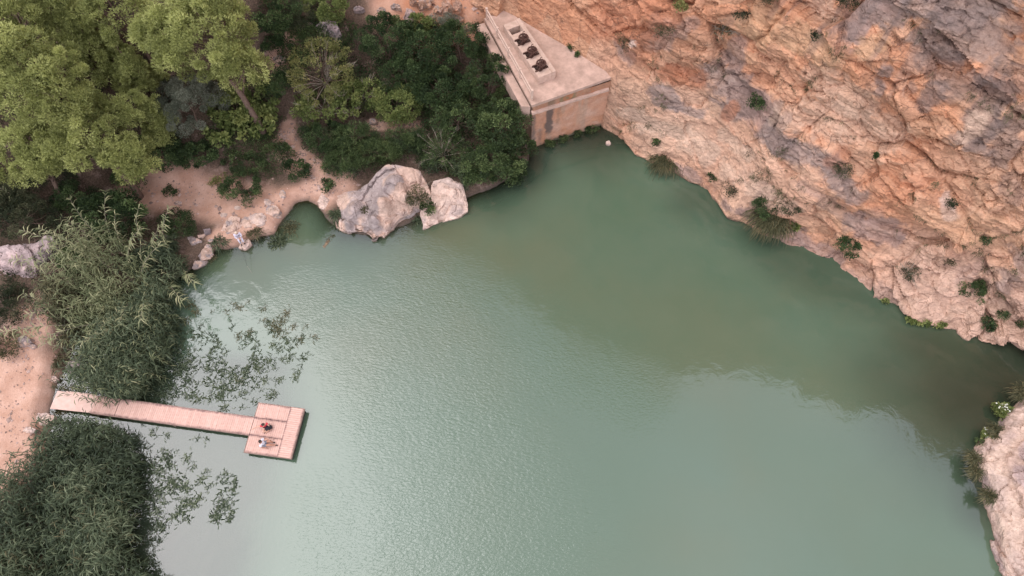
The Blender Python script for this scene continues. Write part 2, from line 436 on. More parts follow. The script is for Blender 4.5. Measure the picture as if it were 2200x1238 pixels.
for x1, y1, x2, y2, r, s in ((900, 700, 940, 1200, 8, 1.), (950, 800, 1150, 1200, 8, 1.), (1000, 760, 1350, 850, 4, .8), (660, 620, 900, 650, 3, .5), (700, 1100, 760, 1300, 5, .7)):
    a = at(x1, y1)[:2]; e = at(x2, y2)[:2] - a; t = np.clip(((WP - a) @ e) / (e @ e), 0, 1)
    wind = np.maximum(wind, s * (1 - smooth(r * .2, r * 1.15, np.linalg.norm(WP - a - t[:, None] * e, axis=1))))
clear = np.zeros(len(WP))      # shade and dark reflection under the cliff and outlet, painted into the water colour
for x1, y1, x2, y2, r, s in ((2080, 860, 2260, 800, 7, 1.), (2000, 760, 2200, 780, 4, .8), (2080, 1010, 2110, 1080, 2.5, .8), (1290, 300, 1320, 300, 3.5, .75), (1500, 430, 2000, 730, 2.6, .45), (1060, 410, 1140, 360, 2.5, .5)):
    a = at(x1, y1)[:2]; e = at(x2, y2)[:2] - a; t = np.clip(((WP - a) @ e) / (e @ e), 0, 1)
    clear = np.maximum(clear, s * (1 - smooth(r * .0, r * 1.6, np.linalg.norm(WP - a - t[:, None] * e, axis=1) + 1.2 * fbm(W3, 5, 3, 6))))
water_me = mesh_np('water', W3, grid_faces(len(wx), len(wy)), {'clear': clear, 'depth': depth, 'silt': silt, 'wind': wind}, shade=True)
m, nt, b, l = new_mat('lake_water'); nt.nodes.remove(b)
out = nt.nodes['Material Output']
fd = node(nt, 'ShaderNodeAttribute', attribute_name='depth').outputs['Fac']
fs = node(nt, 'ShaderNodeAttribute', attribute_name='silt').outputs['Fac']
fwd_ = node(nt, 'ShaderNodeAttribute', attribute_name='wind').outputs['Fac']
geo = node(nt, 'ShaderNodeNewGeometry').outputs['Position']
big = noise_tex(nt, .09, 3, .5, geo)
body = mixc(nt, fs, (.074, .118, .074), (.104, .118, .070))
body = mixc(nt, ramp01(nt, big, .4, .65), body, (.078, .123, .081))
body = mixc(nt, node(nt, 'ShaderNodeAttribute', attribute_name='clear').outputs['Fac'], body, (.026, .036, .022))  # water body darkened by the painted shade mask
dif = node(nt, 'ShaderNodeBsdfDiffuse'); l(body, dif.inputs['Color'])
tra = node(nt, 'ShaderNodeBsdfTransparent'); tra.inputs['Color'].default_value = (.62, .68, .50, 1)
mul = node(nt, 'ShaderNodeMath', operation='MULTIPLY'); l(fd, mul.inputs[0]); mul.inputs[1].default_value = -2.6
ex = node(nt, 'ShaderNodeMath', operation='EXPONENT'); l(mul.outputs[0], ex.inputs[0])      # clear share of the murky water
mx = node(nt, 'ShaderNodeMixShader'); l(ex.outputs[0], mx.inputs[0]); l(dif.outputs[0], mx.inputs[1]); l(tra.outputs[0], mx.inputs[2])
# ripples: small wind waves plus long soft swell
mapv = node(nt, 'ShaderNodeMapping'); mapv.inputs['Rotation'].default_value = (0, 0, math.radians(28)); mapv.inputs['Scale'].default_value = (1.0, 2.3, 1)
l(geo, mapv.inputs['Vector'])
r1 = noise_tex(nt, 3.6, 3, .55, mapv.outputs['Vector'], .5)
r2 = noise_tex(nt, .8, 4, .55, geo, .5)
hm = node(nt, 'ShaderNodeMath', operation='MULTIPLY'); l(r1, hm.inputs[0]); l(ramp01(nt, fwd_, 0, 1, .05, 1.0), hm.inputs[1])
ha = node(nt, 'ShaderNodeMath', operation='MULTIPLY_ADD'); l(r2, ha.inputs[0]); ha.inputs[1].default_value = .55; l(hm.outputs[0], ha.inputs[2])
bp = node(nt, 'ShaderNodeBump', Strength=1.0, Distance=.029); l(ha.outputs[0], bp.inputs['Height'])
fr = node(nt, 'ShaderNodeFresnel', IOR=1.64); l(bp.outputs['Normal'], fr.inputs['Normal'])
gl = node(nt, 'ShaderNodeBsdfGlossy', Roughness=.04); l(bp.outputs['Normal'], gl.inputs['Normal'])
gl.inputs['Color'].default_value = (.92, .94, 1, 1)
fin = node(nt, 'ShaderNodeMixShader'); l(fr.outputs[0], fin.inputs[0]); l(mx.outputs[0], fin.inputs[1]); l(gl.outputs[0], fin.inputs[2])
l(fin.outputs[0], out.inputs['Surface'])
M['water'] = m
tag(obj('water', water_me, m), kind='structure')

# ---------------------------------------------------------------- cliff
CB = [np.array(p) for p in ((-34., 58.), (-20., 52.), (-8.6, 47.2))] + [at(*p)[:2] for p in ((1000, -20, 6), (1055, 13, 5.4), (1102, 36, 5.4), (1165, 74, 5.4), (1226, 109, 5.4), (1297, 155, 5.4),
      (1296, 275, 0), (1335, 302, 0), (1370, 330, 0), (1400, 347, 0), (1460, 372, 0), (1520, 405, 0), (1555, 443, 0), (1570, 462, 0), (1600, 474, 0), (1640, 503, 0), (1700, 532, 0), (1760, 562, 0),
      (1800, 592, 0), (1850, 622, 0), (1900, 657, 0), (1940, 687, 0), (2000, 697, 0), (2050, 707, 0), (2070, 730, 0), (2130, 742, 0), (2170, 744, 0), (2200, 760, 0), (2260, 800, 0), (2340, 822, 0), (2450, 835, 0))] + [np.array((47.5, 8.8)), np.array((51., 7.0)), np.array((60., 9.)), np.array((76., 12.))]
CB = np.array(CB)
seg = np.r_[0, np.cumsum(np.linalg.norm(np.diff(CB, axis=0), axis=1))]
s_lo = seg[4] - 2.0; s_hi = seg[-4]
sv = np.concatenate([np.arange(0, s_lo, .5), np.arange(s_lo, s_hi, .088), np.arange(s_hi, seg[-1], .5)])
base = np.stack([np.interp(sv, seg, CB[:, k]) for k in (0, 1)], 1)
su = np.linspace(0, seg[-1], 800); bu = np.stack([np.interp(su, seg, CB[:, k]) for k in (0, 1)], 1)
tg = np.gradient(bu, axis=0)
ker = np.exp(-np.linspace(-2.2, 2.2, 91) ** 2); ker /= ker.sum()
tg = np.stack([np.convolve(np.pad(tg[:, k], 45, 'edge'), ker, 'valid') for k in (0, 1)], 1); tg = unit(tg)
nin = np.stack([np.interp(sv, su, -tg[:, 1]), np.interp(sv, su, tg[:, 0])], 1); nin = unit(nin)      # into the rock
zr = np.concatenate([np.arange(-1.6, 21, .087), np.arange(21, 76, 1.3)])
ns, nz = len(sv), len(zr)
S, Z = np.meshgrid(sv, zr, indexing='ij')
s_c = seg[9]                                    # where the wall of the terrace meets the cliff
wpl = 1 - smooth(s_c + .5, s_c + 7, S)
shelf = smooth(seg[21] - 2, seg[23] + 1, S)
off = wpl * (np.clip(Z - 5.4, 0, None) * .34 + np.clip(Z, 0, 5.4) * .03) + (1 - wpl) * (np.clip(Z, 0, None) * .33)
off += shelf * (smooth(0.2, 3.6, Z) * 1.5) - smooth(14, 24, Z) * np.clip(Z - 14, 0, None) * .20
off -= np.clip(Z - 24, 0, 30) * .12
off += smooth(0, -1.5, Z) * .35                 # undercut below the water line
s15 = np.interp(15., CB[:, 0], seg); s24 = np.interp(25., CB[:, 0], seg)
s_e = np.interp(45., CB[:, 0], seg)
rim = 37 + 32 * (1 - smooth(s15, s24, S)) - 22 * smooth(s_e + 1, s_e + 5, S) - 24 * (1 - smooth(6, 26, S)) + 2.5 * vnoise(np.stack([S, 0 * S, 0 * S], -1), 6.0, 4) + 1.3 * vnoise(np.stack([S, 0 * S, 0 * S], -1), 1.7, 5)
Zc = np.minimum(Z, rim)
off += np.clip(Z - rim, 0, None) * 2.6          # the plateau behind the rim
CP = np.stack([base[:, 0][:, None] + nin[:, 0][:, None] * off, base[:, 1][:, None] + nin[:, 1][:, None] * off, Zc], -1)
flat = CP.reshape(-1, 3)
nrm3 = np.stack([-np.repeat(nin[:, 0], nz), -np.repeat(nin[:, 1], nz), np.full(ns * nz, .38)], 1); nrm3 = unit(nrm3)
# local frame: along the cliff, up and into it, beds dip gently along it
tA = np.stack([nin[:, 1], -nin[:, 0]], 1).mean(0); tA = unit(tA); tB = unit(nin.mean(0))
Q = np.stack([flat[:, 0] * tA[0] + flat[:, 1] * tA[1], flat[:, 0] * tB[0] + flat[:, 1] * tB[1], flat[:, 2]], 1)
warp = np.stack([fbm(Q, 3.5, 3, 51), fbm(Q, 3.5, 3, 52), fbm(Q, 3.5, 3, 53)], 1)
Qw = Q + warp * .4
dip = Qw[:, 2] + .16 * Qw[:, 0]                 # bedding height
Qb = np.stack([Qw[:, 0] * .58, Qw[:, 1], dip], 1)   # beds are longer than they are thick
f1, r1_, e1 = facets(Qb, 3.4, 100)
f2, r2_, e2 = facets(Qb + 7.3, 1.25, 200)
f3, r3_, e3 = facets(Qb * np.array([.8, 1, 1.15]) + 3.1, .46, 300)
ce1 = e1.copy()
calm = np.exp(-(((Q[:, 2] - 3.5) / 4.5) ** 2)) * (1 - smooth(s_c + 14, s_c + 22, np.repeat(sv, nz))) * (np.repeat(sv, nz) > s_c - 3)     # the smooth swept foot beside the terrace
rough = 1 - .78 * calm
rough2 = np.clip(.55 + .8 * fbm(Q, 5.0, 3, 77), .2, 1.2) * rough
led = (dip / 1.7 + .35 * fbm(Q, 4.0, 3, 61)); led = led - np.floor(led)
ledge = (smooth(0, .82, led) - smooth(.86, 1.0, led)) - .5
disp = fbm(Q, 8.0, 3, 41) * .9 + f1 * .85 * rough + f2 * .42 * rough2 + f3 * .23 * rough2 + ledge * .42 * rough2 * (1 + fbm(Q, 2.5, 2, 62)) + fbm(Q, .5, 4, 71, .6) * .09 * (rough + .15)
disp -= (1 - smooth(0, .09, e1)) * .34 * rough2 + (1 - smooth(0, .13, e2)) * .17 * rough2 + (1 - smooth(0, .16, e3)) * .05 * rough2
pit = np.clip(vnoise(Q, .9, 88) - .62, 0, 1) * (fbm(Q, 6, 2, 89) > .05); disp -= pit * 1.6 * rough       # small dark hollows
lip = np.exp(-((Q[:, 2] - .1) / .25) ** 2)
fade = smooth(-1.2, .8, Q[:, 2]) * .75 + .25
disp = disp * fade + lip * .10
# keep the terrace corner free of bulges
near_t = (1 - smooth(s_c - 1.0, s_c + 3.0, np.repeat(sv, nz))) * (np.repeat(sv, nz) > s_c - 11) * (1 - smooth(5.6, 8.5, Q[:, 2]))
disp = disp * (1 - .93 * near_t)
CV = flat + nrm3 * disp[:, None]

def cliff_near():
    px, dep = proj(CV); return px, dep
cpx, cdep = cliff_near()
def cliff_at(x, y, r=7.0):
    d = np.hypot(cpx[:, 0] - x, cpx[:, 1] - y); ok = np.where(d < r)[0]
    if not len(ok): ok = np.array([np.argmin(d)])
    k = ok[np.argmin(cdep[ok] + d[ok] * .02)]
    return CV[k]

# rock colour: orange limestone, red iron streaks, grey weathered skins and pale foot
colr = np.tile(np.array([.58, .30, .18]), (len(CV), 1))
def toward(c, w):
    global colr
    w = np.clip(w, 0, 1)[:, None]; colr = colr * (1 - w) + np.array(c) * w
toward((.59, .365, .245), smooth(-.1, .5, fbm(Q, 6.0, 4, 91)) * .9)
toward((.47, .215, .115), smooth(.12, .5, fbm(Q, 4.5, 4, 92)) * .75)
toward((.60, .39, .27), smooth(.15, .5, fbm(Q, 2.0, 4, 93)) * .6)
toward((.50, .30, .20), (r2_ > .7) * .5); toward((.60, .37, .24), (r2_ < .18) * .6)
toward((.56, .40, .31), calm * .55)
toward((.55, .395, .315), shelf.ravel() * (1 - smooth(2.5, 6.5, Q[:, 2])) * .8)
streak = fbm(np.stack([Q[:, 0], Q[:, 1] * .3, Q[:, 2] * .16], 1), .8, 4, 94)
jag = fbm(Q, 1.6, 5, 95, .6); jag2 = fbm(Q, .5, 4, 96)
PATCH = {'g': (.32, .25, .225), 'd': (.20, .16, .15), 'r': (.48, .215, .125), 'p': (.59, .43, .33), 'y': (.60, .38, .235), 'b': (.33, .235, .205), 'w': (.62, .50, .44)}
for x1, y1, x2, y2, r, k, s in (
        (1880, 20, 2260, 0, 46, 'g', 1), (1990, 80, 2260, 90, 40, 'g', .85), (2140, 150, 2260, 190, 26, 'g', .5), (2130, 200, 2090, 300, 34, 'd', .8), (2180, 260, 2150, 330, 34, 'd', .7), (1990, 120, 2060, 180, 30, 'd', .7),
        (2010, 190, 1980, 230, 16, 'd', .8), (1900, 160, 1890, 200, 14, 'd', .9), (1845, 60, 1825, 90, 24, 'b', 1), (1860, 20, 1820, 40, 40, 'b', .8), (1760, 75, 1755, 85, 16, 'd', .8),
        (1540, 160, 1600, 230, 34, 'g', .95), (1590, 200, 1660, 270, 30, 'b', 1), (1620, 240, 1690, 310, 34, 'b', .9), (1660, 295, 1770, 352, 30, 'g', 1), (1580, 100, 1570, 140, 20, 'b', .8),
        (1420, 200, 1450, 230, 22, 'g', 1), (1450, 235, 1500, 255, 14, 'g', .9), (1340, 110, 1330, 100, 20, 'b', .9), (1420, 60, 1410, 90, 26, 'b', .8), (1460, 70, 1480, 55, 16, 'b', .7),
        (1800, 380, 1830, 415, 24, 'g', .95), (1720, 400, 1800, 450, 14, 'g', .5), (1840, 480, 1930, 505, 24, 'b', 1), (1830, 470, 1880, 470, 14, 'd', .5),
        (1450, 362, 1560, 448, 14, 'b', .95), (1590, 460, 1720, 540, 16, 'b', .95), (1700, 500, 1800, 560, 16, 'b', .95), (1800, 585, 1900, 640, 22, 'b', .6), (2170, 610, 2190, 560, 22, 'g', .8), (1640, 420, 1620, 455, 16, 'b', .7), (2060, 600, 2110, 570, 18, 'b', .5),
        (2060, 300, 2120, 340, 16, 'd', .6), (2160, 400, 2190, 420, 20, 'd', .5), (1950, 190, 1920, 215, 12, 'd', .6),
        (1300, 40, 1420, 15, 40, 'r', .9), (1430, 165, 1490, 175, 26, 'r', 1), (1330, 80, 1390, 140, 22, 'r', .6), (1570, 235, 1560, 250, 10, 'r', .8), (2000, 400, 2050, 440, 30, 'r', .45), (1900, 440, 1960, 400, 24, 'r', .4), (1810, 330, 1790, 350, 20, 'r', .5),
        (1640, 60, 1760, 110, 36, 'y', .8), (1860, 110, 1880, 90, 22, 'y', .8), (1780, 40, 1760, 20, 26, 'p', .8), (2100, 260, 2070, 300, 16, 'p', .9), (2030, 430, 2040, 470, 12, 'w', .8), (1350, 250, 1520, 330, 24, 'p', .9), (1560, 370, 1700, 450, 24, 'p', .8),
        (1700, 250, 1900, 300, 40, 'p', .7), (1750, 170, 1850, 230, 30, 'p', .6), (1350, 97, 1353, 100, 7, 'w', 1), (1600, 330, 1560, 300, 18, 'p', .8), (1980, 470, 2100, 500, 30, 'y', .4)):
    a = cliff_at(x1, y1); c = cliff_at(x2, y2); e = c - a
    t = np.clip(((flat - a) @ e) / (e @ e + 1e-6), 0, 1)
    d = np.linalg.norm(CV - a - t[:, None] * e, axis=1)
    R = r * np.median([np.linalg.norm(a - [0, 0, CAM_H])]) / FOC
    w = smooth(1.25, .70, d / R + jag * .7 + jag2 * .45 + streak * .3 + (r2_ - .5) * .45 + (r3_ - .5) * .35)
    toward(PATCH[k], w * s * (.82 + .3 * jag2))
toward((.15, .115, .09), (1 - smooth(-.1, .16, Q[:, 2] + jag2 * .1)) * .85)     # wet, algae-stained water line
toward((.22, .18, .17), smooth(.30, .55, streak + .25 * fbm(Q, 5, 2, 97)) * .5 * smooth(9, 16, Q[:, 2]))
colr *= (1 + .24 * (r3_ - .5) + .2 * (r2_ - .5) + .16 * jag + .12 * jag2)[:, None]
cliff_me = mesh_np('cliff', CV, grid_faces(ns, nz)[:, ::-1], {'Col': np.clip(colr, .02, .8)})
tag(obj('cliff', cliff_me, M['cliff']), 'high fractured orange limestone cliff with grey weathered patches rising from the lake', 'cliff', kind='structure')

# ---------------------------------------------------------------- sluice terrace beside the cliff
ZT = 5.4
A_ = np.array([1.53, 33.40]); B_ = np.array([7.18, 35.62]); D_ = np.array([-2.05, 41.85])
M['concrete'] = plain_material('terrace_concrete', (.36, .25, .20), (.54, .375, .305), 1.4, .92, .02)
M['block'] = plain_material('block_concrete', (.44, .315, .25), (.57, .42, .345), 3.0, .9, .01)
M['rust'] = plain_material('rusty_iron', (.055, .03, .025), (.12, .06, .045), 14, .75, .01, .35)
M['rail'] = plain_material('railing_paint', (.50, .36, .29), (.60, .45, .37), 5, .8, .005)
ter = empty('sluice_terrace', (A_[0], A_[1], 0), 'concrete sluice terrace with a stained front wall at the foot of the cliff', 'terrace')
def loc(p, root): return np.asarray(p, float) - np.array(root.location)
ex_ = unit(B_ - A_); ey_ = unit(D_ - A_)
BC = B_ + np.array([1.6, 1.0]); DC = D_ + np.array([2.2, 1.8]) + np.array([1.0, 0])
# slab: top sheet with a slight overhang
ring = [A_ - ex_ * .14 - ey_ * .16, BC - ey_ * .16, DC, D_ - ex_ * .14]
mb = MB(); mb.prism([loc((*p, ZT - .26), ter) for p in ring], [loc((*p, ZT), ter) for p in ring]); mb.build('slab', M['concrete'], ter)
# front wall as a fine sheet so that stains have a place
def wall_sheet(p, q, z0, z1, nu, nv, thick_dir):
    U, W = np.meshgrid(np.linspace(0, 1, nu), np.linspace(0, 1, nv), indexing='ij')
    V = np.stack([p[0] + (q[0] - p[0]) * U, p[1] + (q[1] - p[1]) * U, z0 + (z1 - z0) * W], -1).reshape(-1, 3)
    return V, U.ravel(), W.ravel()
V, U, W = wall_sheet(A_, B_ + ex_ * .5, -1.5, ZT - .26, 150, 130, None)
lenw = np.linalg.norm(B_ - A_) + .5
q = np.stack([U * lenw, V[:, 2], 0 * U], 1)
st = fbm(np.stack([q[:, 0], q[:, 1] * .13, 0 * U], 1), .5, 4, 7); bl = fbm(q, 1.6, 4, 8)
cw = np.tile(np.array([.50, .285, .195]), (len(V), 1))
def tw(c, w):
    global cw
    w = np.clip(w, 0, 1)[:, None]; cw = cw * (1 - w) + np.array(c) * w
tw((.54, .355, .27), smooth(0, .5, bl)); tw((.44, .22, .125), smooth(.05, .5, fbm(q, 1.1, 3, 12)) * .7)
tw((.46, .22, .13), smooth(.35, .9, W) * smooth(.2, -.3, bl) * .5)
tw((.40, .29, .22), smooth(.12, .5, st) * .6)
xx = q[:, 0]; jj = fbm(q, .35, 4, 14) * .18
def stain(x0, x1, z0, z1, c, s):
    w = smooth(x0 - .12, x0 + .12, xx + jj) * (1 - smooth(x1 - .12, x1 + .12, xx + jj)) * smooth(z0 - .4, z0 + .25, q[:, 1] + jj * 2) * (1 - smooth(z1 - .1, z1 + .15, q[:, 1] + jj))
    tw(c, w * s)
stain(1.15, 1.75, 1.4, 4.2, (.12, .095, .085), .9); stain(.0, .30, .3, 4.0, (.17, .14, .12), .75); stain(.55, .85, .5, 2.1, (.2, .15, .13), .5); stain(2.1, 2.35, 2.2, 4.0, (.30, .19, .13), .6)
stain(-1, 9, 4.3, 5.3, (.30, .17, .11), .55); stain(2.2, 3.5, 4.4, 5.2, (.14, .15, .08), .6); stain(1.2, 1.8, 4.4, 5.2, (.16, .13, .09), .6)
tw((.13, .12, .08), 1 - smooth(.0, .45, q[:, 1] + jj * 2)); tw((.42, .17, .09), smooth(.25, .6, fbm(q, .7, 3, 19)) * (q[:, 1] > 4.2) * .8)
V = V + np.array([ey_[0], ey_[1], 0]) * (-.035 * fbm(q, .8, 4, 20) - .02 * (fbm(q, .25, 3, 22) > .25))[:, None]
obj('front_wall', mesh_np('front_wall', V - np.array(ter.location), grid_faces(150, 130)[:, ::-1], {'Col': cw}, True), rock_material('stained_render', .02, 7, None, .35), ter)
V, U, W = wall_sheet(D_, A_, -1.5, ZT - .26, 60, 40, None)
V[:, :2] += (ex_ * .002)
obj('side_wall', mesh_np('side_wall', V - np.array(ter.location), grid_faces(60, 40)[:, ::-1], {'Col': np.tile(np.array([.40, .27, .2]), (len(V), 1)) * (1 + .3 * fbm(V, 1.2, 4, 3))[:, None]}), M['boulder'], ter)
# moulding along the wall
mb = MB(); mo = [(-.05, 4.28), (.20, 4.28), (.24, 4.42), (.10, 4.52), (-.05, 4.52)]
for k in range(14):
    u0 = k / 14 * (lenw - .25); u1 = u0 + (lenw - .25) / 14 - .012
    j = rng.normal(0, .012, 2)
    r0 = [(*(A_ + ex_ * (u0 - .1) - ey_ * (a + j[0])), z + j[1]) for a, z in ((-.05, 4.26), (.20, 4.30), (.18, 4.48), (-.05, 4.54))]
    r1 = [(*(A_ + ex_ * (u1 - .1) - ey_ * (a + j[0])), z + j[1]) for a, z in ((-.05, 4.26), (.20, 4.30), (.18, 4.48), (-.05, 4.54))]
    mm = MB(); mm.prism([loc(p, ter) for p in r0], [loc(p, ter) for p in r1]); mm.build('moulding_stone', M['concrete'], ter)
# outer ledge below the railing on the tree side
mb = MB(); r = [A_ - ex_ * .75 + ey_ * .4, A_ - ex_ * .145 + ey_ * .1, D_ - ex_ * .145, D_ - ex_ * .8]
mb.prism([loc((*p, ZT - 1.6), ter) for p in r], [loc((*p, ZT - .45), ter) for p in r]); mb.build('side_ledge', M['concrete'], ter)
# railing: posts, top and middle rails
ral = empty('terrace_railing', (A_[0], A_[1], ZT), 'pale post and rail railing along the tree side of the sluice terrace', 'railing')
tops = []
for k in range(5):
    f = .035 + k * .238
    p = A_ + (D_ - A_) * f + ex_ * .05
    mb = MB(); mb.box(loc((*p, ZT + .50), ral), .13, .13, 1.0, rz=math.atan2(ey_[1], ey_[0])); mb.box(loc((*p, ZT + 1.03), ral), .17, .17, .06, rz=math.atan2(ey_[1], ey_[0]))
    mb.build('post', M['rail'], ral); tops.append(p)
for k in range(4):
    for z in (.93, .5):
        mb = MB(); d = unit(tops[k + 1] - tops[k])
        mb.bar(loc((*(tops[k] + d * .06), ZT + z), ral), loc((*(tops[k + 1] - d * .06), ZT + z), ral), .085, .11); mb.build('rail', M['rail'], ral)
# gear block with four shafts
Bn = (at(1158, 166, 6.1)[:2] + at(1193, 155, 6.1)[:2]) / 2; Bf = (at(1079, 50, 6.1)[:2] + at(1119, 45, 6.1)[:2]) / 2
bd = unit(Bf - Bn); bs = np.array([bd[1], -bd[0]]); blen = np.linalg.norm(Bf - Bn); bw = 1.42; bh = .72
blk = empty('gear_block', (*Bn, ZT), 'long low concrete block with four square shafts on the terrace', 'concrete block')
ang = math.atan2(bd[1], bd[0])
def bp_(u, v, z): return np.array([*(bd * u + bs * v), z])
holes = [(.55, 1.17), (1.98, 2.60), (3.40, 4.02), (4.62, 5.24)]
prev = 0.0; k = 0
for h0, h1 in holes + [(blen, blen)]:
    mb = MB(); mb.box(bp_((prev + h0) / 2, -.16, bh / 2), h0 - prev, bw - .32, bh, rz=ang); mb.build('cross_block', M['block'], blk); prev = h1
mb = MB(); mb.box(bp_(blen / 2, bw / 2 - .158, bh / 2 + .03), blen + .06, .316, bh + .06, rz=ang); mb.build('kerb_beam', M['block'], blk)
for h0, h1 in holes:
    mb = MB(); mb.box(bp_((h0 + h1) / 2, -bw / 2 + .08, bh / 2 - .03), h1 - h0 - .004, .16, bh - .06, rz=ang); mb.build('shaft_lip', M['block'], blk)
    mb = MB(); mb.box(bp_((h0 + h1) / 2, -.08, .05), h1 - h0 - .004, .9, .10, rz=ang); mb.build('shaft_floor', M['rust'], blk)
# lifting gears
def ring_mb(c, R, r, h, n=20, tilt=None, teeth=0):
    mbx = MB(); th = np.arange(n) * 2 * math.pi / n
    ca, sa = np.cos(th), np.sin(th); Ro = R * (1 + (teeth * (np.arange(n) % 2)))
    V = np.concatenate([np.stack([ca * r, sa * r, 0 * th - h / 2], 1), np.stack([ca * Ro, sa * Ro, 0 * th - h / 2], 1), np.stack([ca * Ro, sa * Ro, 0 * th + h / 2], 1), np.stack([ca * r, sa * r, 0 * th + h / 2], 1)])
    if tilt is not None: V = V @ tilt.T
    F = []
    for q_ in range(4):
        for j in range(n): F.append([q_ * n + j, q_ * n + (j + 1) % n, ((q_ + 1) % 4) * n + (j + 1) % n, ((q_ + 1) % 4) * n + j])
    mbx.add(V + np.asarray(c), F); return mbx
for i, (px, py, lab) in enumerate(((1158, 143, 'rusty sluice lifting gear nearest the terrace front edge'), (1138, 114, 'middle one of three rusty sluice lifting gears'), (1117, 86, 'rusty sluice lifting gear farthest from the terrace front, before the empty shaft'))):
    h0, h1 = holes[i]; c = Bn + bd * (h0 + h1) / 2 - bs * .14
    g = empty('lifting_gear', (*c, ZT + bh - .1), lab, 'gear', 'rusty sluice gears', ang)
    mb = MB()
    for v in (-.27, .27): mb.box((v, 0, .09), .09, 1.05, .16)
    mb.build('base_beam', M['rust'], g)
    mb = MB(); mb.box((0, -.02, .25), .5, .34, .2); mb.box((0, -.02, .40), .3, .24, .12); mb.build('gearbox', M['rust'], g)
    gw = ring_mb((0, -.08, .46), .36, .27, .07, 28, None, .09).build('gear_wheel', M['rust'], g)
    mb = MB()
    for a in range(3): mb.box((0, -.08, .46), .56, .06, .05, rz=a * math.pi / 3)
    mb.build('spoke', M['rust'], gw)
    mb = MB(); mb.tube([(0, -.08, -.6), (0, -.08, .82)], .045, 8); mb.build('spindle', M['rust'], g)
    T = np.array([[0, 0, 1], [0, 1, 0], [-1, 0, 0.]])
    ring_mb((-.42, .18, .34), .19, .15, .05, 18, T).build('hand_wheel', M['rust'], g)
    mb = MB(); mb.tube([(-.42, .18, .34), (.3, .18, .34)], .03, 6); mb.build('shaft', M['rust'], g)
    mb = MB(); mb.tube([(.22, -.05, .3), (.46, -.28, .5), (.5, -.42, .44)], .03, 6); mb.build('crank', M['rust'], g)

# ---------------------------------------------------------------- plants
def rand_dirs(n, up=0.0):
    v = unit(rng.normal(size=(n, 3))); v[:, 2] = v[:, 2] + up
    return unit(v)

def leaf_quads(P, A, Ln, Wd, fold=.25):
    """diamond leaves: base, side, tip, side"""
    n = len(P); A = unit(A); R = unit(np.cross(A, rand_dirs(n))); N = np.cross(R, A)
    Ln = np.broadcast_to(Ln, (n,))[:, None]; Wd = np.broadcast_to(Wd, (n,))[:, None]
    mid = P + A * Ln * .45 + N * Wd * fold
    V = np.stack([P, mid + R * Wd * .5, P + A * Ln, mid - R * Wd * .5], 1).reshape(-1, 3)
    return V, np.arange(4 * n).reshape(-1, 4)

def blade_quads(P, A, Ln, Wd, droop):
    """long arching blades: two quads each"""
    n = len(P); A = unit(A); Z = np.array([0, 0, 1.0])
    R = unit(np.cross(A, Z + rng.normal(0, .25, (n, 3))))
    Ln = np.broadcast_to(Ln, (n,))[:, None]; Wd = np.broadcast_to(Wd, (n,))[:, None]; dr = np.broadcast_to(droop, (n,))[:, None]
    m = P + A * Ln * .5 - Z * Ln * dr * .18; t = P + A * Ln * .95 - Z * Ln * dr * .8
    V = np.stack([P - R * Wd * .25, P + R * Wd * .25, m + R * Wd * .5, m - R * Wd * .5, t + R * Wd * .05, t - R * Wd * .05], 1).reshape(-1, 3)
    b = np.arange(n)[:, None] * 6
    F = np.concatenate([b + np.array([0, 1, 2, 3]), b + np.array([3, 2, 4, 5])])
    return V, F

def leaf_mesh(name, V, F, per, rnd):
    return mesh_np(name, V, F, {'rnd': np.repeat(np.clip(rnd, 0, 1), per)})

def clump_leaves(C, R, n, up, ln, wd, tone, flat=1.0, inner=.5, spread=.5):
    """leaves on the shells of clumps C (m,3), R (m,); tone (m,)"""
    m = len(C); k = np.repeat(np.arange(m), n)
    d = rand_dirs(m * n, up); rr = R[k] * (inner + (1 - inner) * rng.random(m * n) ** .6)
    P = C[k] + d * rr[:, None] * np.array([1, 1, flat])
    A = d + np.array([0, 0, .35]) + rng.normal(0, spread, (m * n, 3))
    s = rng.uniform(.7, 1.25, m * n)
    rnd = tone[k] + rng.normal(0, .16, m * n) + d[:, 2] * .06  # leaves facing up get a lighter tone, top light painted into the colour
    return P, A, ln * s, wd * s, rnd

def tree_wood(name, mat, parent, base, centers, trunk_r, top, n_limb=10, wig=.25, sides=6):
    mb = MB(); base = np.asarray(base, float); top = np.asarray(top, float)
    k = 7; t = np.linspace(0, 1, k)[:, None]
    pts = base + (top - base) * t + np.concatenate([rng.normal(0, wig * .35, (k, 2)) * np.sin(t * math.pi), np.zeros((k, 1))], 1)
    mb.tube(pts, trunk_r * (1 - .75 * t[:, 0]), sides + 2)
    sel = centers if len(centers) <= n_limb else centers[rng.choice(len(centers), n_limb, replace=False)]
    for c in sel:
        h = np.clip((c[2] - base[2]) / max(top[2] - base[2], .1) - rng.uniform(.12, .35), .05, .9)
        a = base + (top - base) * h; mid = (a + c) / 2 + rng.normal(0, wig, 3) * .5 + np.array([0, 0, -.08 * np.linalg.norm(c - a)])
        mb.tube([a, mid, c], [trunk_r * .38 * (1.1 - h), trunk_r * .22, trunk_r * .07], sides - 1)
    return mb.build(name, mat, parent, True)

def clumps_in(lobes, jitter=.12):
    C, R = [], []
    for (x, y, z, rx, ry, rz, n, rc) in lobes:
        d = rand_dirs(n, .35); f = rng.uniform(.45, 1.0, n) ** .5
        C.append(np.array([x, y, z]) + d * f[:, None] * np.array([rx, ry, rz])); R.append(rc * rng.uniform(.5, 1.45, n))
    return np.concatenate(C), np.concatenate(R)

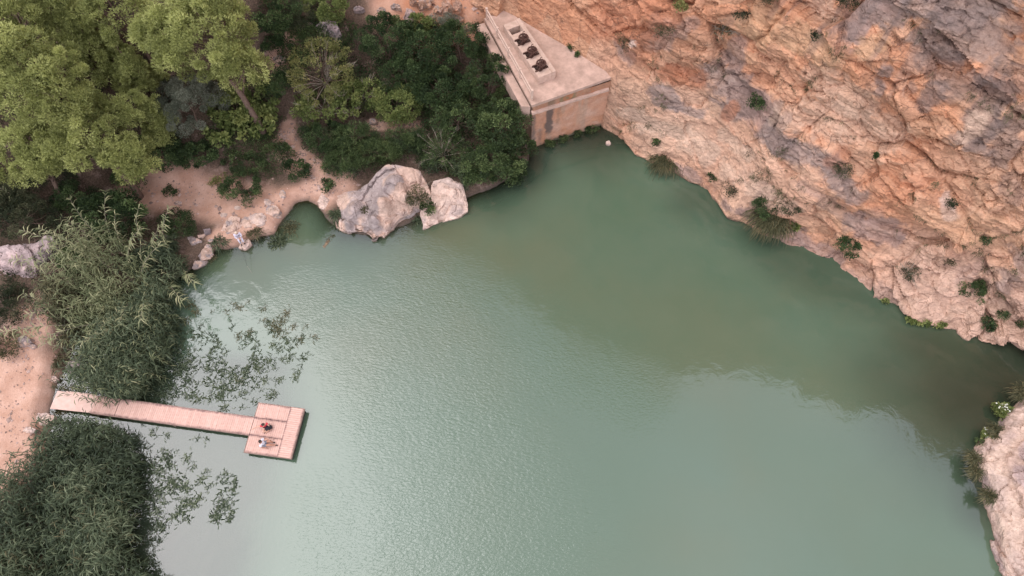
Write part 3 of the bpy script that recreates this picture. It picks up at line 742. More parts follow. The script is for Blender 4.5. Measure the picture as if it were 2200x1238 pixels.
def pine(px, py, h, lobes, label, lean=(0, 0), trunk_r=.2, n=340, zc=None, ln=.195, wd=.066, root=None):
    """px,py: where the crown centre shows; h: height of the crown centre above the ground"""
    g = on_ground(px, py, h)
    o = empty('pine_tree', g, label, 'pine tree', 'pine trees on the slope')
    C, R = clumps_in([(x * 1.3, y * 1.3, z * 1.2, a * 1.3, b_ * 1.3, c_ * 1.2, int(k * 2.5), rc * .78) for x, y, z, a, b_, c_, k, rc in lobes]); C = C + np.array([0, 0, h])
    tone = np.clip(.45 + rng.normal(0, .15, len(C)), .1, .9)
    P, A, l_, w_, r_ = clump_leaves(C, R, n, .35, ln, wd, tone, .75, .5, .6)
    keep = fbm(P + g, .7, 2, 6) > -.22; P, A, l_, w_, r_ = P[keep], A[keep], l_[keep], w_[keep], r_[keep]
    V, F = leaf_quads(P, A, l_, w_)
    obj('crown', leaf_mesh('crown', V, F, 4, r_), M['pine'], o)
    top = C[np.argmax(C[:, 2])]
    tree_wood('trunk', M['bark'], o, (lean[0], lean[1], -.4), C, trunk_r, top * np.array([.6, .6, .96]), 26, .4)
    return o

cone = lambda h0, h1, r, n, rc: [(0, 0, h0 + (h1 - h0) * t, r * (1 - t * .85), r * (1 - t * .85), .5, max(2, int(n * (1 - t * .8))), rc * (1 - .45 * t)) for t in np.linspace(0, 1, 9)]
pine(75, 165, 9.0, [(0, 0, 0, 2.3, 2.3, 2.0, 40, .72), (-.8, .4, 1.4, 1.5, 1.5, 1.2, 16, .66), (1.1, -.9, -.7, 1.5, 1.4, 1.2, 16, .7)], 'tall broad pine whose bright crown leans in at the left edge', (1.2, -.6), .26)
pine(190, 285, 6.5, [(0, 0, 0, 2.6, 2.2, 1.6, 44, .70), (1.9, -.9, -.9, 1.3, 1.2, .9, 14, .66), (-1.8, -.9, -.4, 1.5, 1.3, 1.1, 16, .68)], 'wide spreading pine with a visible brown trunk above the reed bank', (.5, -1.0), .28)
pine(45, 330, 5.5, [(0, 0, 0, 2.0, 1.8, 1.3, 26, .68)], 'lower pine crown at the left edge below the tall broad pine', (.6, -.5), .2)
pine(430, 75, 8.5, [(0, 0, 0, 2.7, 2.4, 2.0, 48, .74), (1.7, -1.1, -1.2, 1.4, 1.3, 1.1, 18, .68), (-1.5, -.6, .2, 1.4, 1.3, 1.3, 16, .66), (.5, 1.2, 1.3, 1.4, 1.4, 1.0, 14, .66)], 'largest pine with a dense rounded crown at the top left', (1.4, -1.0), .28)
pine(180, 70, 6.0, cone(-2.4, 3.2, 1.5, 8, .62), 'slim young pine with a pointed tip between the two big pines', (0, 0), .13)
pine(285, 150, 4.2, cone(-1.6, 2.4, 1.25, 7, .55), 'small pointed pine beside the grey olive tree', (0, 0), .11)
pine(15, 45, 7.0, [(0, 0, 0, 1.9, 1.9, 1.8, 24, .7)], 'pine crown cut by the top left corner', (0, 0), .2)
pine(100, 5, 7.0, cone(-2.0, 2.6, 1.6, 7, .62), 'pointed pine at the top edge left of the slim young pine', (0, 0), .15)
pine(255, 25, 6.5, [(0, 0, 0, 1.7, 1.6, 1.9, 22, .66)], 'olive toned pine at the top edge between the slim pine and the largest pine', (0, 0), .17)
pine(325, 250, 3.2, cone(-1.2, 1.6, 1.1, 6, .5), 'low feathery pine sapling behind the grey olive tree', (0, 0), .09)

LEAF = {'dark': ('dark_leaf', .13, .075, 230), 'mid': ('mid_leaf', .14, .08, 210), 'bright': ('bright_leaf', .17, .12, 150), 'fig': ('bright_leaf', .25, .19, 80),
        'yellow': ('yellow_leaf', .14, .09, 110), 'olive': ('olive_leaf', .15, .05, 330), 'brush': ('brush', .12, .05, 200), 'feather': ('mid_leaf', .22, .035, 230), 'grey': ('dry_grass', .14, .05, 160)}

def bush(name, px, py, rx, ry, h, kind, label, cat='shrub', n_cl=None, rc=.42, dens=1.0, base=None, bare=0, group=None, trunk=None, gap=0.0):
    """px,py: where the middle of the foliage shows; rx, ry in metres; h: height of the whole plant"""
    mat, ln, wd, n = LEAF[kind]
    g = on_ground(px, py, h * .55) if base is None else np.asarray(base, float)
    lf = rng.uniform(.72, 1.2); ln, wd, n = ln * lf, wd * lf, n / lf ** 1.5
    o = empty(name, g, label, cat, group)
    rx, ry = rx * 1.32, ry * 1.32
    rc = rc * .85
    n_cl = n_cl or max(6, int(rx * ry * 9 / (rc / .42) ** 2))
    C, R = clumps_in([(0, 0, h * .52, rx - rc * .5, ry - rc * .5, h * .42, n_cl, rc)])
    C[:, 2] = np.maximum(C[:, 2], .12)
    tone = np.clip(.42 + rng.normal(0, .2, len(C)), .05, .95)
    P, A, l_, w_, r_ = clump_leaves(C, R, max(20, int(n * dens * (rc / .42) ** 2)), .3, ln, wd, tone, .8, .4, .6)
    if gap:
        keep = fbm(P + g, .9, 2, 5) > -gap; P, A, l_, w_, r_ = P[keep], A[keep], l_[keep], w_[keep], r_[keep]
    V, F = leaf_quads(P, A, l_, w_, .2)
    obj('foliage', leaf_mesh('foliage', V, F, 4, r_), M[mat], o)
    tree_wood('stem', M['bark'], o, (0, 0, -.3), C, trunk or .035 + .02 * h, (0, 0, h * .55), 12 + int(bare), .15, 5)
    if bare:
        mb = MB()
        for c in C[rng.choice(len(C), min(len(C), bare), replace=False)]:
            d = unit(c - np.array([0, 0, h * .2])); e = c + d * rng.uniform(.3, .9); mid = (c * .6) + np.array([0, 0, h * .12])
            mb.tube([np.array([0, 0, h * .2]), mid, c + np.array([0, 0, .15]), e + np.array([0, 0, .1])], [.03, .025, .018, .006], 4)
            for _ in range(3):
                q_ = c + (e - c) * rng.uniform(0, .8); mb.tube([q_, q_ + (d + rng.normal(0, .6, 3)) * .35], [.012, .004], 4)
        mb.build('bare_branch', M['twig'], o)
    return o

# trees and shrubs between the pines and the terrace
bush('olive_tree', 405, 225, 2.0, 1.9, 4.2, 'olive', 'silvery grey olive tree in front of the largest pine', 'tree', rc=.5)
bush('fig_shrub', 500, 225, 1.5, 1.4, 2.6, 'fig', 'bright large leaved shrub just right of the silvery olive tree', rc=.45, gap=.2)
bush('fig_shrub', 568, 205, 1.1, 1.0, 2.0, 'fig', 'bright leafy shrub at the foot of the largest pine', rc=.42, gap=.2)
bush('fig_shrub', 545, 260, 1.5, 1.3, 2.1, 'fig', 'bright leafy shrub nearest the sandy track fork', rc=.42, gap=.2)
bush('fig_shrub', 475, 285, .9, .8, 1.5, 'fig', 'low bright leafy shrub below the silvery olive tree', rc=.38, gap=.2)
bush('yellowing_tree', 690, 150, 2.0, 2.3, 4.2, 'yellow', 'yellowing thin leaved tree with bare grey twigs', 'tree', rc=.45, bare=26, gap=.25)
bush('yellowing_tree', 700, 228, 2.0, 1.2, 3.0, 'bright', 'yellowing bush directly below the thin leaved tree', 'tree', rc=.45, bare=12, gap=.2)
bush('green_tree', 775, 205, 1.9, 1.3, 2.8, 'bright', 'light green feathery bush between the yellowing tree and the round bright bush', 'tree', rc=.42, bare=10, gap=.15)
bush('green_tree', 852, 225, 1.7, 1.4, 2.8, 'bright', 'round bright green bush in the middle of the dark thicket', 'tree', rc=.45)
bush('evergreen_tree', 830, 80, 1.7, 1.6, 4.2, 'dark', 'dark evergreen at the top of the thicket above the yellowing tree', 'tree', rc=.5)
bush('evergreen_tree', 900, 110, 1.9, 1.9, 4.6, 'dark', 'dark evergreen in the middle of the thicket', 'tree', rc=.5)
bush('evergreen_tree', 905, 55, .8, .8, 2.6, 'bright', 'small olive green tree top among the dark evergreens', 'tree', rc=.4, dens=.9)
bush('evergreen_tree', 985, 95, 1.8, 1.5, 4.0, 'dark', 'dark evergreen close beside the upper end of the terrace railing', 'tree', rc=.5)
bush('evergreen_tree', 955, 50, .9, .8, 2.2, 'olive', 'small grey green shrub above the dark thicket by the orange rocks', 'tree', rc=.38, dens=.6)
bush('evergreen_tree', 870, 165, 1.9, 1.2, 3.0, 'dark', 'shaded evergreen above the round bright bush', 'tree', rc=.48, dens=.85)
bush('evergreen_tree', 950, 190, 1.8, 1.6, 3.4, 'dark', 'dark evergreen left of the broad lakeside tree', 'tree', rc=.48)
bush('lakeside_tree', 1050, 175, 1.7, 1.7, 4.8, 'mid', 'leafy green tree against the terrace railing', 'tree', rc=.5)
bush('lakeside_tree', 1075, 265, 1.8, 1.7, 4.4, 'mid', 'broad dark green tree beside the front wall of the terrace', 'tree', rc=.5)
bush('lakeside_tree', 1060, 345, 2.0, 1.3, 3.0, 'mid', 'broad dark green tree overhanging the water right of the big boulder', 'tree', rc=.48)
bush('lakeside_tree', 1110, 320, 1.2, 1.2, 2.6, 'mid', 'rounded tree edge hanging over the water by the wall corner', 'tree', rc=.45)
bush('lakeside_tree', 985, 260, 1.6, 1.3, 3.4, 'mid', 'green tree between the round bright bush and the broad lakeside tree', 'tree', rc=.48)
bush('lakeside_tree', 1035, 385, 1.0, .7, 1.8, 'mid', 'low tree fringe over the water just right of the pale pink boulder', 'tree', rc=.42)
bush('lakeside_tree', 1095, 368, 1.1, .8, 2.0, 'mid', 'tree fringe over the water below the broad dark green tree', 'tree', rc=.42)
bush('bare_twig_bush', 950, 320, 1.8, 1.3, 2.6, 'feather', 'drooping bush with long bare branches behind the boulders', 'shrub', rc=.42, bare=22, dens=.6, gap=.1)
bush('feathery_bush', 700, 290, 1.5, 1.2, 2.2, 'dark', 'dark bush by the track below the yellowing tree', 'shrub', rc=.45)
bush('feathery_bush', 760, 300, 1.5, 1.1, 2.2, 'feather', 'dark feathery bush left of the drooping bush', 'shrub', rc=.45)
bush('feathery_bush', 735, 350, 1.4, 1.0, 1.7, 'feather', 'feathery bush just left of the big boulder', 'shrub', rc=.42)
bush('feathery_bush', 810, 325, 1.6, .8, 1.9, 'feather', 'feathery bush behind the top of the big boulder', 'shrub', rc=.42)
bush('feathery_bush', 870, 300, 1.3, .9, 1.9, 'feather', 'feathery bush between the clearing and the big boulder', 'shrub', rc=.42)
bush('bright_shrub', 700, 12, 1.4, 1.1, 2.0, 'bright', 'bright green shrub at the top edge beside grey rock', 'shrub', rc=.42)
bush('dark_shrub', 590, 30, 1.6, 1.4, 2.4, 'dark', 'dark shrub at the top edge right of the largest pine', 'shrub', rc=.45)
bush('dark_shrub', 640, 25, 1.2, 1.2, 2.0, 'brush', 'brownish dark shrub at the top edge left of the bright shrub', 'shrub', rc=.42)
bush('dark_shrub', 597, 90, 1.1, .8, 1.3, 'dark', 'low dark shrub beside the rocky scar right of the largest pine', 'shrub', rc=.4)
bush('dark_shrub', 600, 180, 1.3, 1.0, 1.8, 'dark', 'dark shrub left of the yellowing tree', 'shrub', rc=.42)
bush('dark_shrub', 345, 330, 2.0, 1.3, 2.2, 'dark', 'dark shrub under the silvery olive tree', 'shrub', rc=.45)
bush('dark_shrub', 420, 330, 1.6, .9, 1.5, 'dark', 'dark shrub at the upper rim of the sandy clearing', 'shrub', rc=.42)
bush('dark_shrub', 280, 375, 1.1, .9, 1.5, 'mid', 'bluish green shrub at the left end of the sandy clearing', 'shrub', rc=.42)
bush('beach_shrub', 520, 405, 1.5, 1.1, 1.4, 'dark', 'spreading dark shrub in the middle of the sandy clearing', 'shrub', rc=.40, gap=.1)
bush('beach_shrub', 475, 400, .9, .9, .7, 'yellow', 'low yellowish scrub left of the spreading dark shrub', 'shrub', rc=.28, dens=.5, gap=.1)
bush('beach_shrub', 520, 350, 1.7, .9, 1.1, 'mid', 'low green scrub at the upper edge of the clearing', 'shrub', rc=.38, dens=.7, gap=.1)
bush('beach_shrub', 637, 360, .9, .8, 1.3, 'dark', 'dark leafy shrub on the bare track above the cove', 'shrub', rc=.38)
bush('beach_shrub', 600, 325, 1.0, .7, 1.0, 'mid', 'green scrub patch above the dark shrub on the track', 'shrub', rc=.36, dens=.7)
bush('beach_shrub', 705, 398, .5, .45, .7, 'dark', 'small dark shrub on the sand touching the big boulder', 'shrub', rc=.3)
bush('beach_shrub', 365, 410, .5, .4, .35, 'dark', 'tiny scattered sprigs on the open sand', 'shrub', rc=.2, dens=.35)
bush('round_evergreen', 240, 465, 2.2, 1.6, 2.9, 'dark', 'big round dark evergreen on the bank above the canes', 'shrub', rc=.5)
bush('round_evergreen', 160, 420, 1.4, 1.1, 2.2, 'dark', 'dark evergreen between the spreading pine and the canes', 'shrub', rc=.48)
bush('round_evergreen', 385, 480, 1.2, .9, 1.4, 'dark', 'dark domed shrub at the lower edge of the sand', 'shrub', rc=.42)
bush('bank_shrub', 160, 560, 1.0, .9, 1.5, 'mid', 'leafy green shrub to the right of the pale boulder at the left edge', 'shrub', rc=.42)
bush('bank_shrub', 45, 470, 2.2, 1.4, 2.2, 'brush', 'dark tangled shrub above the pale boulder at the left edge', 'shrub', rc=.48)
bush('bank_shrub', 15, 660, 1.3, 1.3, 1.5, 'brush', 'dark scrub at the left edge beside the earth path', 'shrub', rc=.42)
bush('bank_shrub', 10, 740, 1.1, .9, .9, 'grey', 'brownish scrub at the left edge above the jetty path', 'shrub', rc=.38)
bush('bank_shrub', 25, 405, 2.0, 1.3, 1.8, 'brush', 'dark scrub at the left edge under the lower pine', 'shrub', rc=.45)
bush('bank_shrub', 110, 375, 1.6, 1.0, 1.5, 'brush', 'shaded scrub under the spreading pine trunk', 'shrub', rc=.45)

# ---------------------------------------------------------------- boulders and the right bank
def boulder(name, outline, inner, label, tint=((.58, .43, .37), (.40, .34, .33)), grey=.4, cat='boulder', bottom=-1.2, amp=.15, na=120, nr=34, seed=1, flare=.06, group=None, sub=None, pts=None):
    """outline: (px, py, z) round the rock as it shows; inner: (px, py, z) points on its top"""
    B = np.array([at(*p) for p in outline]); I = np.array([at(*p) for p in inner])
    c = I[0].copy()
    cl = np.concatenate([B, B[:1]]); sg = np.r_[0, np.cumsum(np.linalg.norm(np.diff(cl, axis=0), axis=1))]
    t = np.linspace(0, sg[-1], na, endpoint=False)
    E = np.stack([np.interp(t, sg, cl[:, k]) for k in range(3)], 1)
    rs = np.linspace(0, 1, nr) ** .85
    XY = c[:2] + rs[:, None, None] * (E[None, :, :2] - c[:2])
    K = np.concatenate([B, I, (B[:, None, :] * .5 + np.roll(B, -1, 0)[:, None, :] * .5).reshape(-1, 3)])
    num = 0; den = 0
    for k in K:
        w = 1 / (((XY - k[:2]) ** 2).sum(-1) + .02) ** 1.6; num = num + w * k[2]; den = den + w
    Zt = num / den; e = smooth(.80, 1.0, rs)[:, None]; Zt = Zt * (1 - e) + E[None, :, 2] * e
    top = np.concatenate([XY, Zt[..., None]], -1)
    sk = []
    for q_ in np.linspace(0, 1, 12)[1:]:
        z = E[:, 2] * (1 - q_) + bottom * q_
        xy = E[:, :2] + (E[:, :2] - c[:2]) * (flare * q_)
        sk.append(np.concatenate([xy, z[:, None]], 1))
    V = np.concatenate([top, np.array(sk)], 0); n1, n2 = V.shape[:2]
    flat_ = V.reshape(-1, 3)
    gu = np.gradient(V, axis=0); gv = (np.roll(V, -1, 1) - np.roll(V, 1, 1)) / 2
    N = unit(np.cross(gu, gv)).reshape(-1, 3); N = np.where((N * (flat_ - c + [0, 0, 1.2])).sum(1)[:, None] < 0, -N, N)
    N[:na] = [0, 0, 1]
    size = sg[-1] / 6.0
    f1, r1, e1 = facets(flat_ + fbm(flat_, size * .6, 3, seed)[:, None] * .3 * size, size * .55, seed + 10); f2, r2, e2 = facets(flat_, size * .2, seed + 20)
    dd = f1 * amp * size * .55 + f2 * amp * size * .14 + fbm(flat_, size * .25, 4, seed + 3) * amp * size * .16 - (1 - smooth(0, .09, e1)) * amp * size * .12
    inr = np.repeat(np.minimum(1, np.concatenate([rs * 4, np.ones(n1 - nr)])), na)
    V = flat_ + N * (dd * inr)[:, None]
    col = np.array(tint[0]) * np.ones((len(V), 1)); g = smooth(.1 - grey, .6 - grey, fbm(flat_, size * .5, 4, seed + 5) * 1.4 + (r1 - .5) * .5)[:, None]
    col = col * (1 - g) + np.array(tint[1]) * g
    col *= (1 + .22 * (r2 - .5) + .16 * fbm(flat_, size * .12, 3, seed + 8))[:, None]
    wet = (1 - smooth(.02, .16, V[:, 2] + fbm(flat_, .3, 2, 4) * .08))[:, None] * (.9 if V[:, 2].min() < .05 else 0)
    col = col * (1 - wet) + np.array([.14, .105, .075]) * wet
    a = (np.arange(n1 - 1)[:, None] * na + np.arange(na)[None, :]); b2 = (np.arange(n1 - 1)[:, None] * na + (np.arange(na)[None, :] + 1) % na)
    F = np.stack([a, a + na, b2 + na, b2], -1).reshape(-1, 4)
    org = np.array([c[0], c[1], max(bottom, 0)])
    o = obj(name, mesh_np(name, V - org, F, {'Col': np.clip(col, .02, .8)}), M['boulder']); o.location = tuple(org)
    return tag(o, label, cat, group)

PINK = ((.58, .43, .355), (.36, .305, .295)); PALE = ((.62, .48, .41), (.50, .40, .36)); ORG = ((.52, .32, .22), (.44, .33, .28))
boulder('boulder', [(717, 423, .7), (722, 470, .4), (727, 494, .15), (745, 501, .1), (782, 498, .15), (802, 514, .2), (825, 507, .3), (845, 488, .4), (856, 472, .6), (890, 451, .8), (925, 423, 1.0), (919, 396, 1.4), (907, 372, 1.7), (886, 362, 2.2), (868, 359, 2.5), (849, 353, 2.7), (829, 357, 2.5), (811, 372, 2.1), (790, 398, 1.6), (774, 409, 1.3), (743, 414, 1.0)],
        [(820, 430, 2.6), (845, 385, 3.1), (800, 465, 2.1), (870, 415, 2.5), (760, 445, 1.7), (740, 478, 1.3), (805, 495, 1.5), (890, 420, 1.9), (780, 480, 1.1), (835, 470, 1.9)], 'big pink and grey boulder jutting into the lake', PINK, .35, amp=.085, na=220, nr=70, seed=3)
boulder('boulder', [(930, 390, 1.1), (964, 383, 1.2), (989, 395, 1.0), (999, 425, .6), (1004, 453, .35), (985, 466, .15), (948, 477, .12), (909, 493, .1), (910, 482, .2), (903, 458, .5), (917, 430, 1.0)],
        [(958, 425, 1.35), (975, 410, 1.4), (945, 450, .95), (985, 445, .8), (930, 470, .5), (950, 400, 1.4)], 'pale pink boulder right of the big boulder', PALE, .12, amp=.11, na=150, nr=46, seed=8)
boulder('boulder', [(691, 415, .8), (715, 410, .9), (719, 427, .7), (712, 443, .4), (700, 452, .15), (686, 447, .2), (682, 432, .5)], [(702, 428, 1.0), (705, 440, .7)], 'small pale boulder between the cove and the big boulder', PALE, .1, seed=12)
boulder('boulder', [(496, 464, 1.0), (515, 468, .95), (518, 485, .8), (516, 503, .6), (510, 522, .2), (496, 518, .3), (471, 500, .6), (478, 482, .9)], [(500, 488, 1.15), (505, 478, 1.2), (490, 498, .95)], 'grey pink wedge boulder the angler sits on', PINK, .3, seed=15, amp=.15)
boulder('boulder', [(519, 516, .42), (534, 513, .45), (539, 522, .4), (526, 536, .3), (512, 533, .3)], [(526, 524, .5)], 'flat pale rock under the feet of the angler', PALE, -.1, seed=18, amp=.1, na=60, nr=16)
boulder('boulder', [(391, 513, .7), (413, 507, .9), (434, 517, .8), (430, 533, .5), (416, 538, .5), (398, 528, .6)], [(412, 520, 1.1)], 'grey lichen covered boulder beside the reed bed', PINK, .55, seed=21)
boulder('boulder', [(438, 521, .6), (451, 525, .6), (458, 545, .3), (451, 557, .1), (431, 560, .2), (421, 541, .5)], [(440, 538, .9)], 'angular pink boulder at the water below the lichen covered one', PINK, .2, seed=24)
boulder('boulder', [(418, 561, .3), (446, 560, .2), (440, 570, .1), (425, 577, .1), (412, 577, .2)], [(428, 567, .4)], 'lowest wet boulder at the corner of the reed bed', PINK, .5, seed=27, na=60, nr=16)
boulder('boulder', [(436, 493, 1.0), (451, 490, 1.0), (451, 500, .9), (439, 503, .9)], [(444, 496, 1.25)], 'small dark grey stone on the sand edge', ((.30, .25, .25), (.22, .19, .2)), .5, seed=30, na=50, nr=14)
boulder('boulder', [(424, 505, .9), (440, 503, .9), (437, 511, .7), (426, 513, .7)], [(431, 507, 1.0)], 'small pink stone tucked beside the dark grey one', PINK, 0, seed=31, na=50, nr=14)
for k, (x, y, w, h, z, lab) in enumerate(((530, 478, 16, 14, .7, 'flat grey slab right of the wedge boulder'), (555, 470, 22, 14, .75, 'broad pink slab embedded in the shore above the grass tuft'), (585, 452, 18, 12, .8, 'pale slab at the edge of the cove'), (575, 435, 9, 8, 1.0, 'weathered oval slab set in the sand'),
                                    (607, 418, 8, 10, .9, 'rounded slab in the sand above the cove'), (480, 462, 9, 6, 1.1, 'small pale stone on the sand above the wedge boulder'), (382, 436, 10, 5, 1.1, 'grey flat stone alone on the open sand'), (510, 447, 8, 5, 1.1, 'pink stone below the spreading dark shrub'), (452, 515, 7, 6, .6, 'pink stone between the boulders and the grass tuft'))):
    g = on_ground(x, y)[2]
    th = np.arange(7) * 2 * math.pi / 7 + k
    boulder('boulder', [(x + w * math.cos(a) * rng.uniform(.8, 1.1), y - h * math.sin(a) * rng.uniform(.8, 1.1), g + .04) for a in th], [(x, y, g + .22), (x + w * .3, y + h * .2, g + .16)], lab, PALE if k % 2 else PINK, .3, seed=40 + k, na=60, nr=16, bottom=g - .6, amp=.14)
boulder('boulder', [(-40, 545, 2.6), (-5, 536, 2.7), (15, 527, 2.9), (40, 523, 3.0), (58, 536, 2.8), (75, 568, 2.5), (74, 592, 2.2), (45, 602, 2.0), (10, 597, 2.0), (-40, 590, 2.0)], [(25, 560, 3.4), (50, 575, 3.0), (5, 565, 3.2)], 'large pale lilac boulder at the left edge', ((.53, .42, .41), (.42, .34, .34)), .3, seed=60, bottom=.6, na=150, nr=44)
boulder('boulder', [(48, 524, 2.7), (80, 522, 2.8), (100, 502, 3.0), (114, 512, 2.9), (113, 535, 2.5), (98, 560, 2.2), (78, 572, 2.2)], [(85, 540, 2.9), (100, 522, 3.1)], 'grey lilac boulder right behind the large pale one', ((.47, .38, .37), (.33, .28, .28)), .4, seed=63, bottom=.6)
for k, (x, y, w, h, hh, tn, lab) in enumerate(((50, 735, 16, 13, .7, PINK, 'round grey boulder beside the earth path'), (70, 745, 7, 6, .35, PINK, 'small stone next to the round grey boulder'), (165, 790, 24, 18, .7, ((.33, .28, .27), (.22, .19, .19)), 'dark grey boulder half hidden by the reeds above the jetty'), (85, 900, 30, 15, .25, PALE, 'flat pale rock below the landing of the jetty'), (115, 815, 9, 8, .3, PALE, 'small pale stone above the jetty landing'), (62, 925, 14, 8, .2, PALE, 'pale rock sheet by the lower reed bed'),
                                           (703, 58, 28, 17, 1.0, ((.42, .34, .34), (.30, .26, .27)), 'grey lilac outcrop below the bright shrub at the top edge'), (664, 52, 9, 6, .5, PINK, 'small rock beside the grey lilac outcrop'), (600, 128, 13, 10, .5, PINK, 'pale rock in the rubble scar right of the largest pine'), (625, 100, 10, 8, .4, ORG, 'orange rock in the rubble scar'),
                                           (891, 3, 14, 12, 1.0, ORG, 'squarish orange block at the top edge'), (913, 10, 14, 14, 1.1, ORG, 'tilted orange block beside the squarish one'), (925, 3, 8, 8, .7, ORG, 'narrow orange block at the top edge'), (968, 10, 24, 22, 1.6, ((.55, .29, .18), (.5, .33, .25)), 'largest red orange block left of the path to the terrace'), (880, 35, 13, 19, 1.2, ((.45, .33, .30), (.36, .29, .28)), 'ribbed greyish rock above the thicket'), (940, 22, 10, 10, .7, ORG, 'orange block between the tilted and the largest block'), (985, 42, 12, 9, .6, ORG, 'flat pink rock below the largest orange block'), (925, 38, 9, 8, .6, ORG, 'pink rock above the olive green tree top'), (905, 30, 7, 6, .5, ORG, 'small orange stone between the ribbed rock and the tilted block'), (1005, 60, 12, 7, .5, ORG, 'low rock beside the upper end of the terrace railing'),
                                           (850, 15, 12, 8, .7, PINK, 'pinkish rock at the top edge left of the squarish block'), (820, 22, 10, 8, .6, PINK, 'pinkish rock at the top edge above the thicket'), (770, 20, 12, 8, .6, ((.38, .3, .29), (.28, .24, .24)), 'grey rock right of the bright shrub at the top edge'), (800, 262, 9, 8, .6, PINK, 'brown stone in the small clearing'))):
    p = on_ground(x, y, hh * .5); g = p[2]
    th = np.arange(8) * 2 * math.pi / 8 + k * .37
    ol = []
    for a in th:
        r_ = rng.uniform(.85, 1.12); s_ = .5 + .45 * math.sin(a)       # back edge stands higher
        ol.append((x + w * math.cos(a) * r_, y - h * math.sin(a) * r_, g + hh * s_))
    boulder('boulder', ol, [(x, y - h * .15, g + hh), (x + w * .35, y + h * .1, g + hh * .85), (x - w * .3, y, g + hh * .9)], lab, tn, .3, seed=80 + k * 3, na=64, nr=18, bottom=g - .8, amp=.2)
boulder('boulder', [(1302, 304, .3), (1309, 302, .35), (1313, 308, .25), (1308, 312, .15), (1302, 309, .2)], [(1307, 306, .45)], 'lone pale stone in the water by the terrace wall', PALE, 0, seed=160, na=40, nr=12)
boulder('boulder', [(693, 530, .02), (699, 521, .04), (707, 512, .03), (709, 518, .02), (702, 528, .02), (697, 534, .0)], [(700, 524, .12)], 'yellowish stone just breaking the surface below the cove', ((.56, .44, .28), (.5, .4, .26)), 0, seed=163, na=40, nr=12, bottom=-.8)

# right bank: a ledged rock shelf that climbs to a wall beyond the picture
RB = np.array([at(x, y)[:2] for x, y in ((2700, 800), (2400, 815), (2260, 838), (2205, 850), (2185, 868), (2152, 893), (2143, 918), (2112, 944), (2090, 970), (2088, 1000), (2102, 1035), (2116, 1085), (2127, 1125), (2135, 1180), (2150, 1240), (2180, 1330), (2220, 1500), (2300, 1900))])
sg = np.r_[0, np.cumsum(np.linalg.norm(np.diff(RB, axis=0), axis=1))]
s_ = np.arange(0, sg[-1], .1); bb = np.stack([np.interp(s_, sg, RB[:, k]) for k in (0, 1)], 1)
su = np.linspace(0, sg[-1], 600); bu = np.stack([np.interp(su, sg, RB[:, k]) for k in (0, 1)], 1); tg = np.gradient(bu, axis=0)
ker = np.exp(-np.linspace(-2.2, 2.2, 121) ** 2); ker /= ker.sum()
tg = unit(np.stack([np.convolve(np.pad(tg[:, k], 60, 'edge'), ker, 'valid') for k in (0, 1)], 1))
ni = unit(np.stack([np.interp(s_, su, -tg[:, 1]), np.interp(s_, su, tg[:, 0])], 1))
prof = [(-.1, -1.4), (0, 0), (.12, .8), (.42, 1.15), (1.25, 1.3), (1.35, 1.55), (2.1, 1.65), (2.2, 1.95), (3.4, 2.1), (5.0, 2.6), (6.0, 6), (7.0, 14), (8.0, 26), (14, 30)]
pt = np.array(prof); pl_ = np.r_[0, np.cumsum(np.linalg.norm(np.diff(pt, axis=0), axis=1))]
vv = np.concatenate([np.arange(0, pl_[9], .085), np.arange(pl_[9], pl_[-1], .7)])
of = np.interp(vv, pl_, pt[:, 0]); zz = np.interp(vv, pl_, pt[:, 1])
V = np.stack([bb[:, 0][:, None] + ni[:, 0][:, None] * of, bb[:, 1][:, None] + ni[:, 1][:, None] * of, np.minimum(np.broadcast_to(zz, (len(s_), len(vv))), (3.2 + 3 * smooth(10.5, 13.5, bb[:, 1]))[:, None] + 0 * zz)], -1).reshape(-1, 3)
f1, r1, e1 = facets(V, 1.3, 700); f2, r2, e2 = facets(V, .4, 710)
N = unit(np.concatenate([-np.repeat(ni, len(vv), 0) * .8, np.full((len(V), 1), .7)], 1))
V2 = V + N * ((f1 * .22 + f2 * .09 + fbm(V, .5, 4, 720) * .10 + fbm(V, 2.5, 3, 722) * .10 - (1 - smooth(0, .1, e1)) * .06) * smooth(-1.2, .2, V[:, 2]))[:, None]
off_ = np.tile(of, len(s_))
col = np.array([.52, .39, .325]) * np.ones((len(V), 1))
g = smooth(.05, .45, fbm(V, 1.2, 4, 730) + .22 * np.sin(off_ * 4 + fbm(V, 2, 2, 5) * 2))[:, None]; col = col * (1 - g) + np.array([.40, .31, .29]) * g
g = (smooth(.3, .9, V2[:, 2]) * (1 - smooth(1.2, 1.6, V2[:, 2])) * .5)[:, None]; col = col * (1 - g) + np.array([.60, .47, .38]) * g
g = (1 - smooth(-.05, .18, V2[:, 2]))[:, None] * .85; col = col * (1 - g) + np.array([.16, .11, .075]) * g
col *= (1 + .2 * (r2 - .5) + .12 * fbm(V, .25, 3, 733))[:, None]
tag(obj('right_bank_rock', mesh_np('right_bank_rock', V2, grid_faces(len(s_), len(vv))[:, ::-1], {'Col': np.clip(col, .02, .8)}), M['boulder']), 'pinkish ledged rock bank at the lower right of the lake', 'rock bank', kind='structure')

# ---------------------------------------------------------------- reeds, canes and grasses
def in_poly(P, poly): return poly_sd(P, np.asarray(poly)) < 0
def sample_poly(px_poly, n, z=0.0):
    W = np.array([at(x, y, z)[:2] for x, y in px_poly]); lo, hi = W.min(0), W.max(0); out = np.zeros((0, 2))
    while len(out) < n:
        q_ = lo + rng.random((n * 2, 2)) * (hi - lo); out = np.concatenate([out, q_[in_poly(q_, W)]])
    return out[:n], W

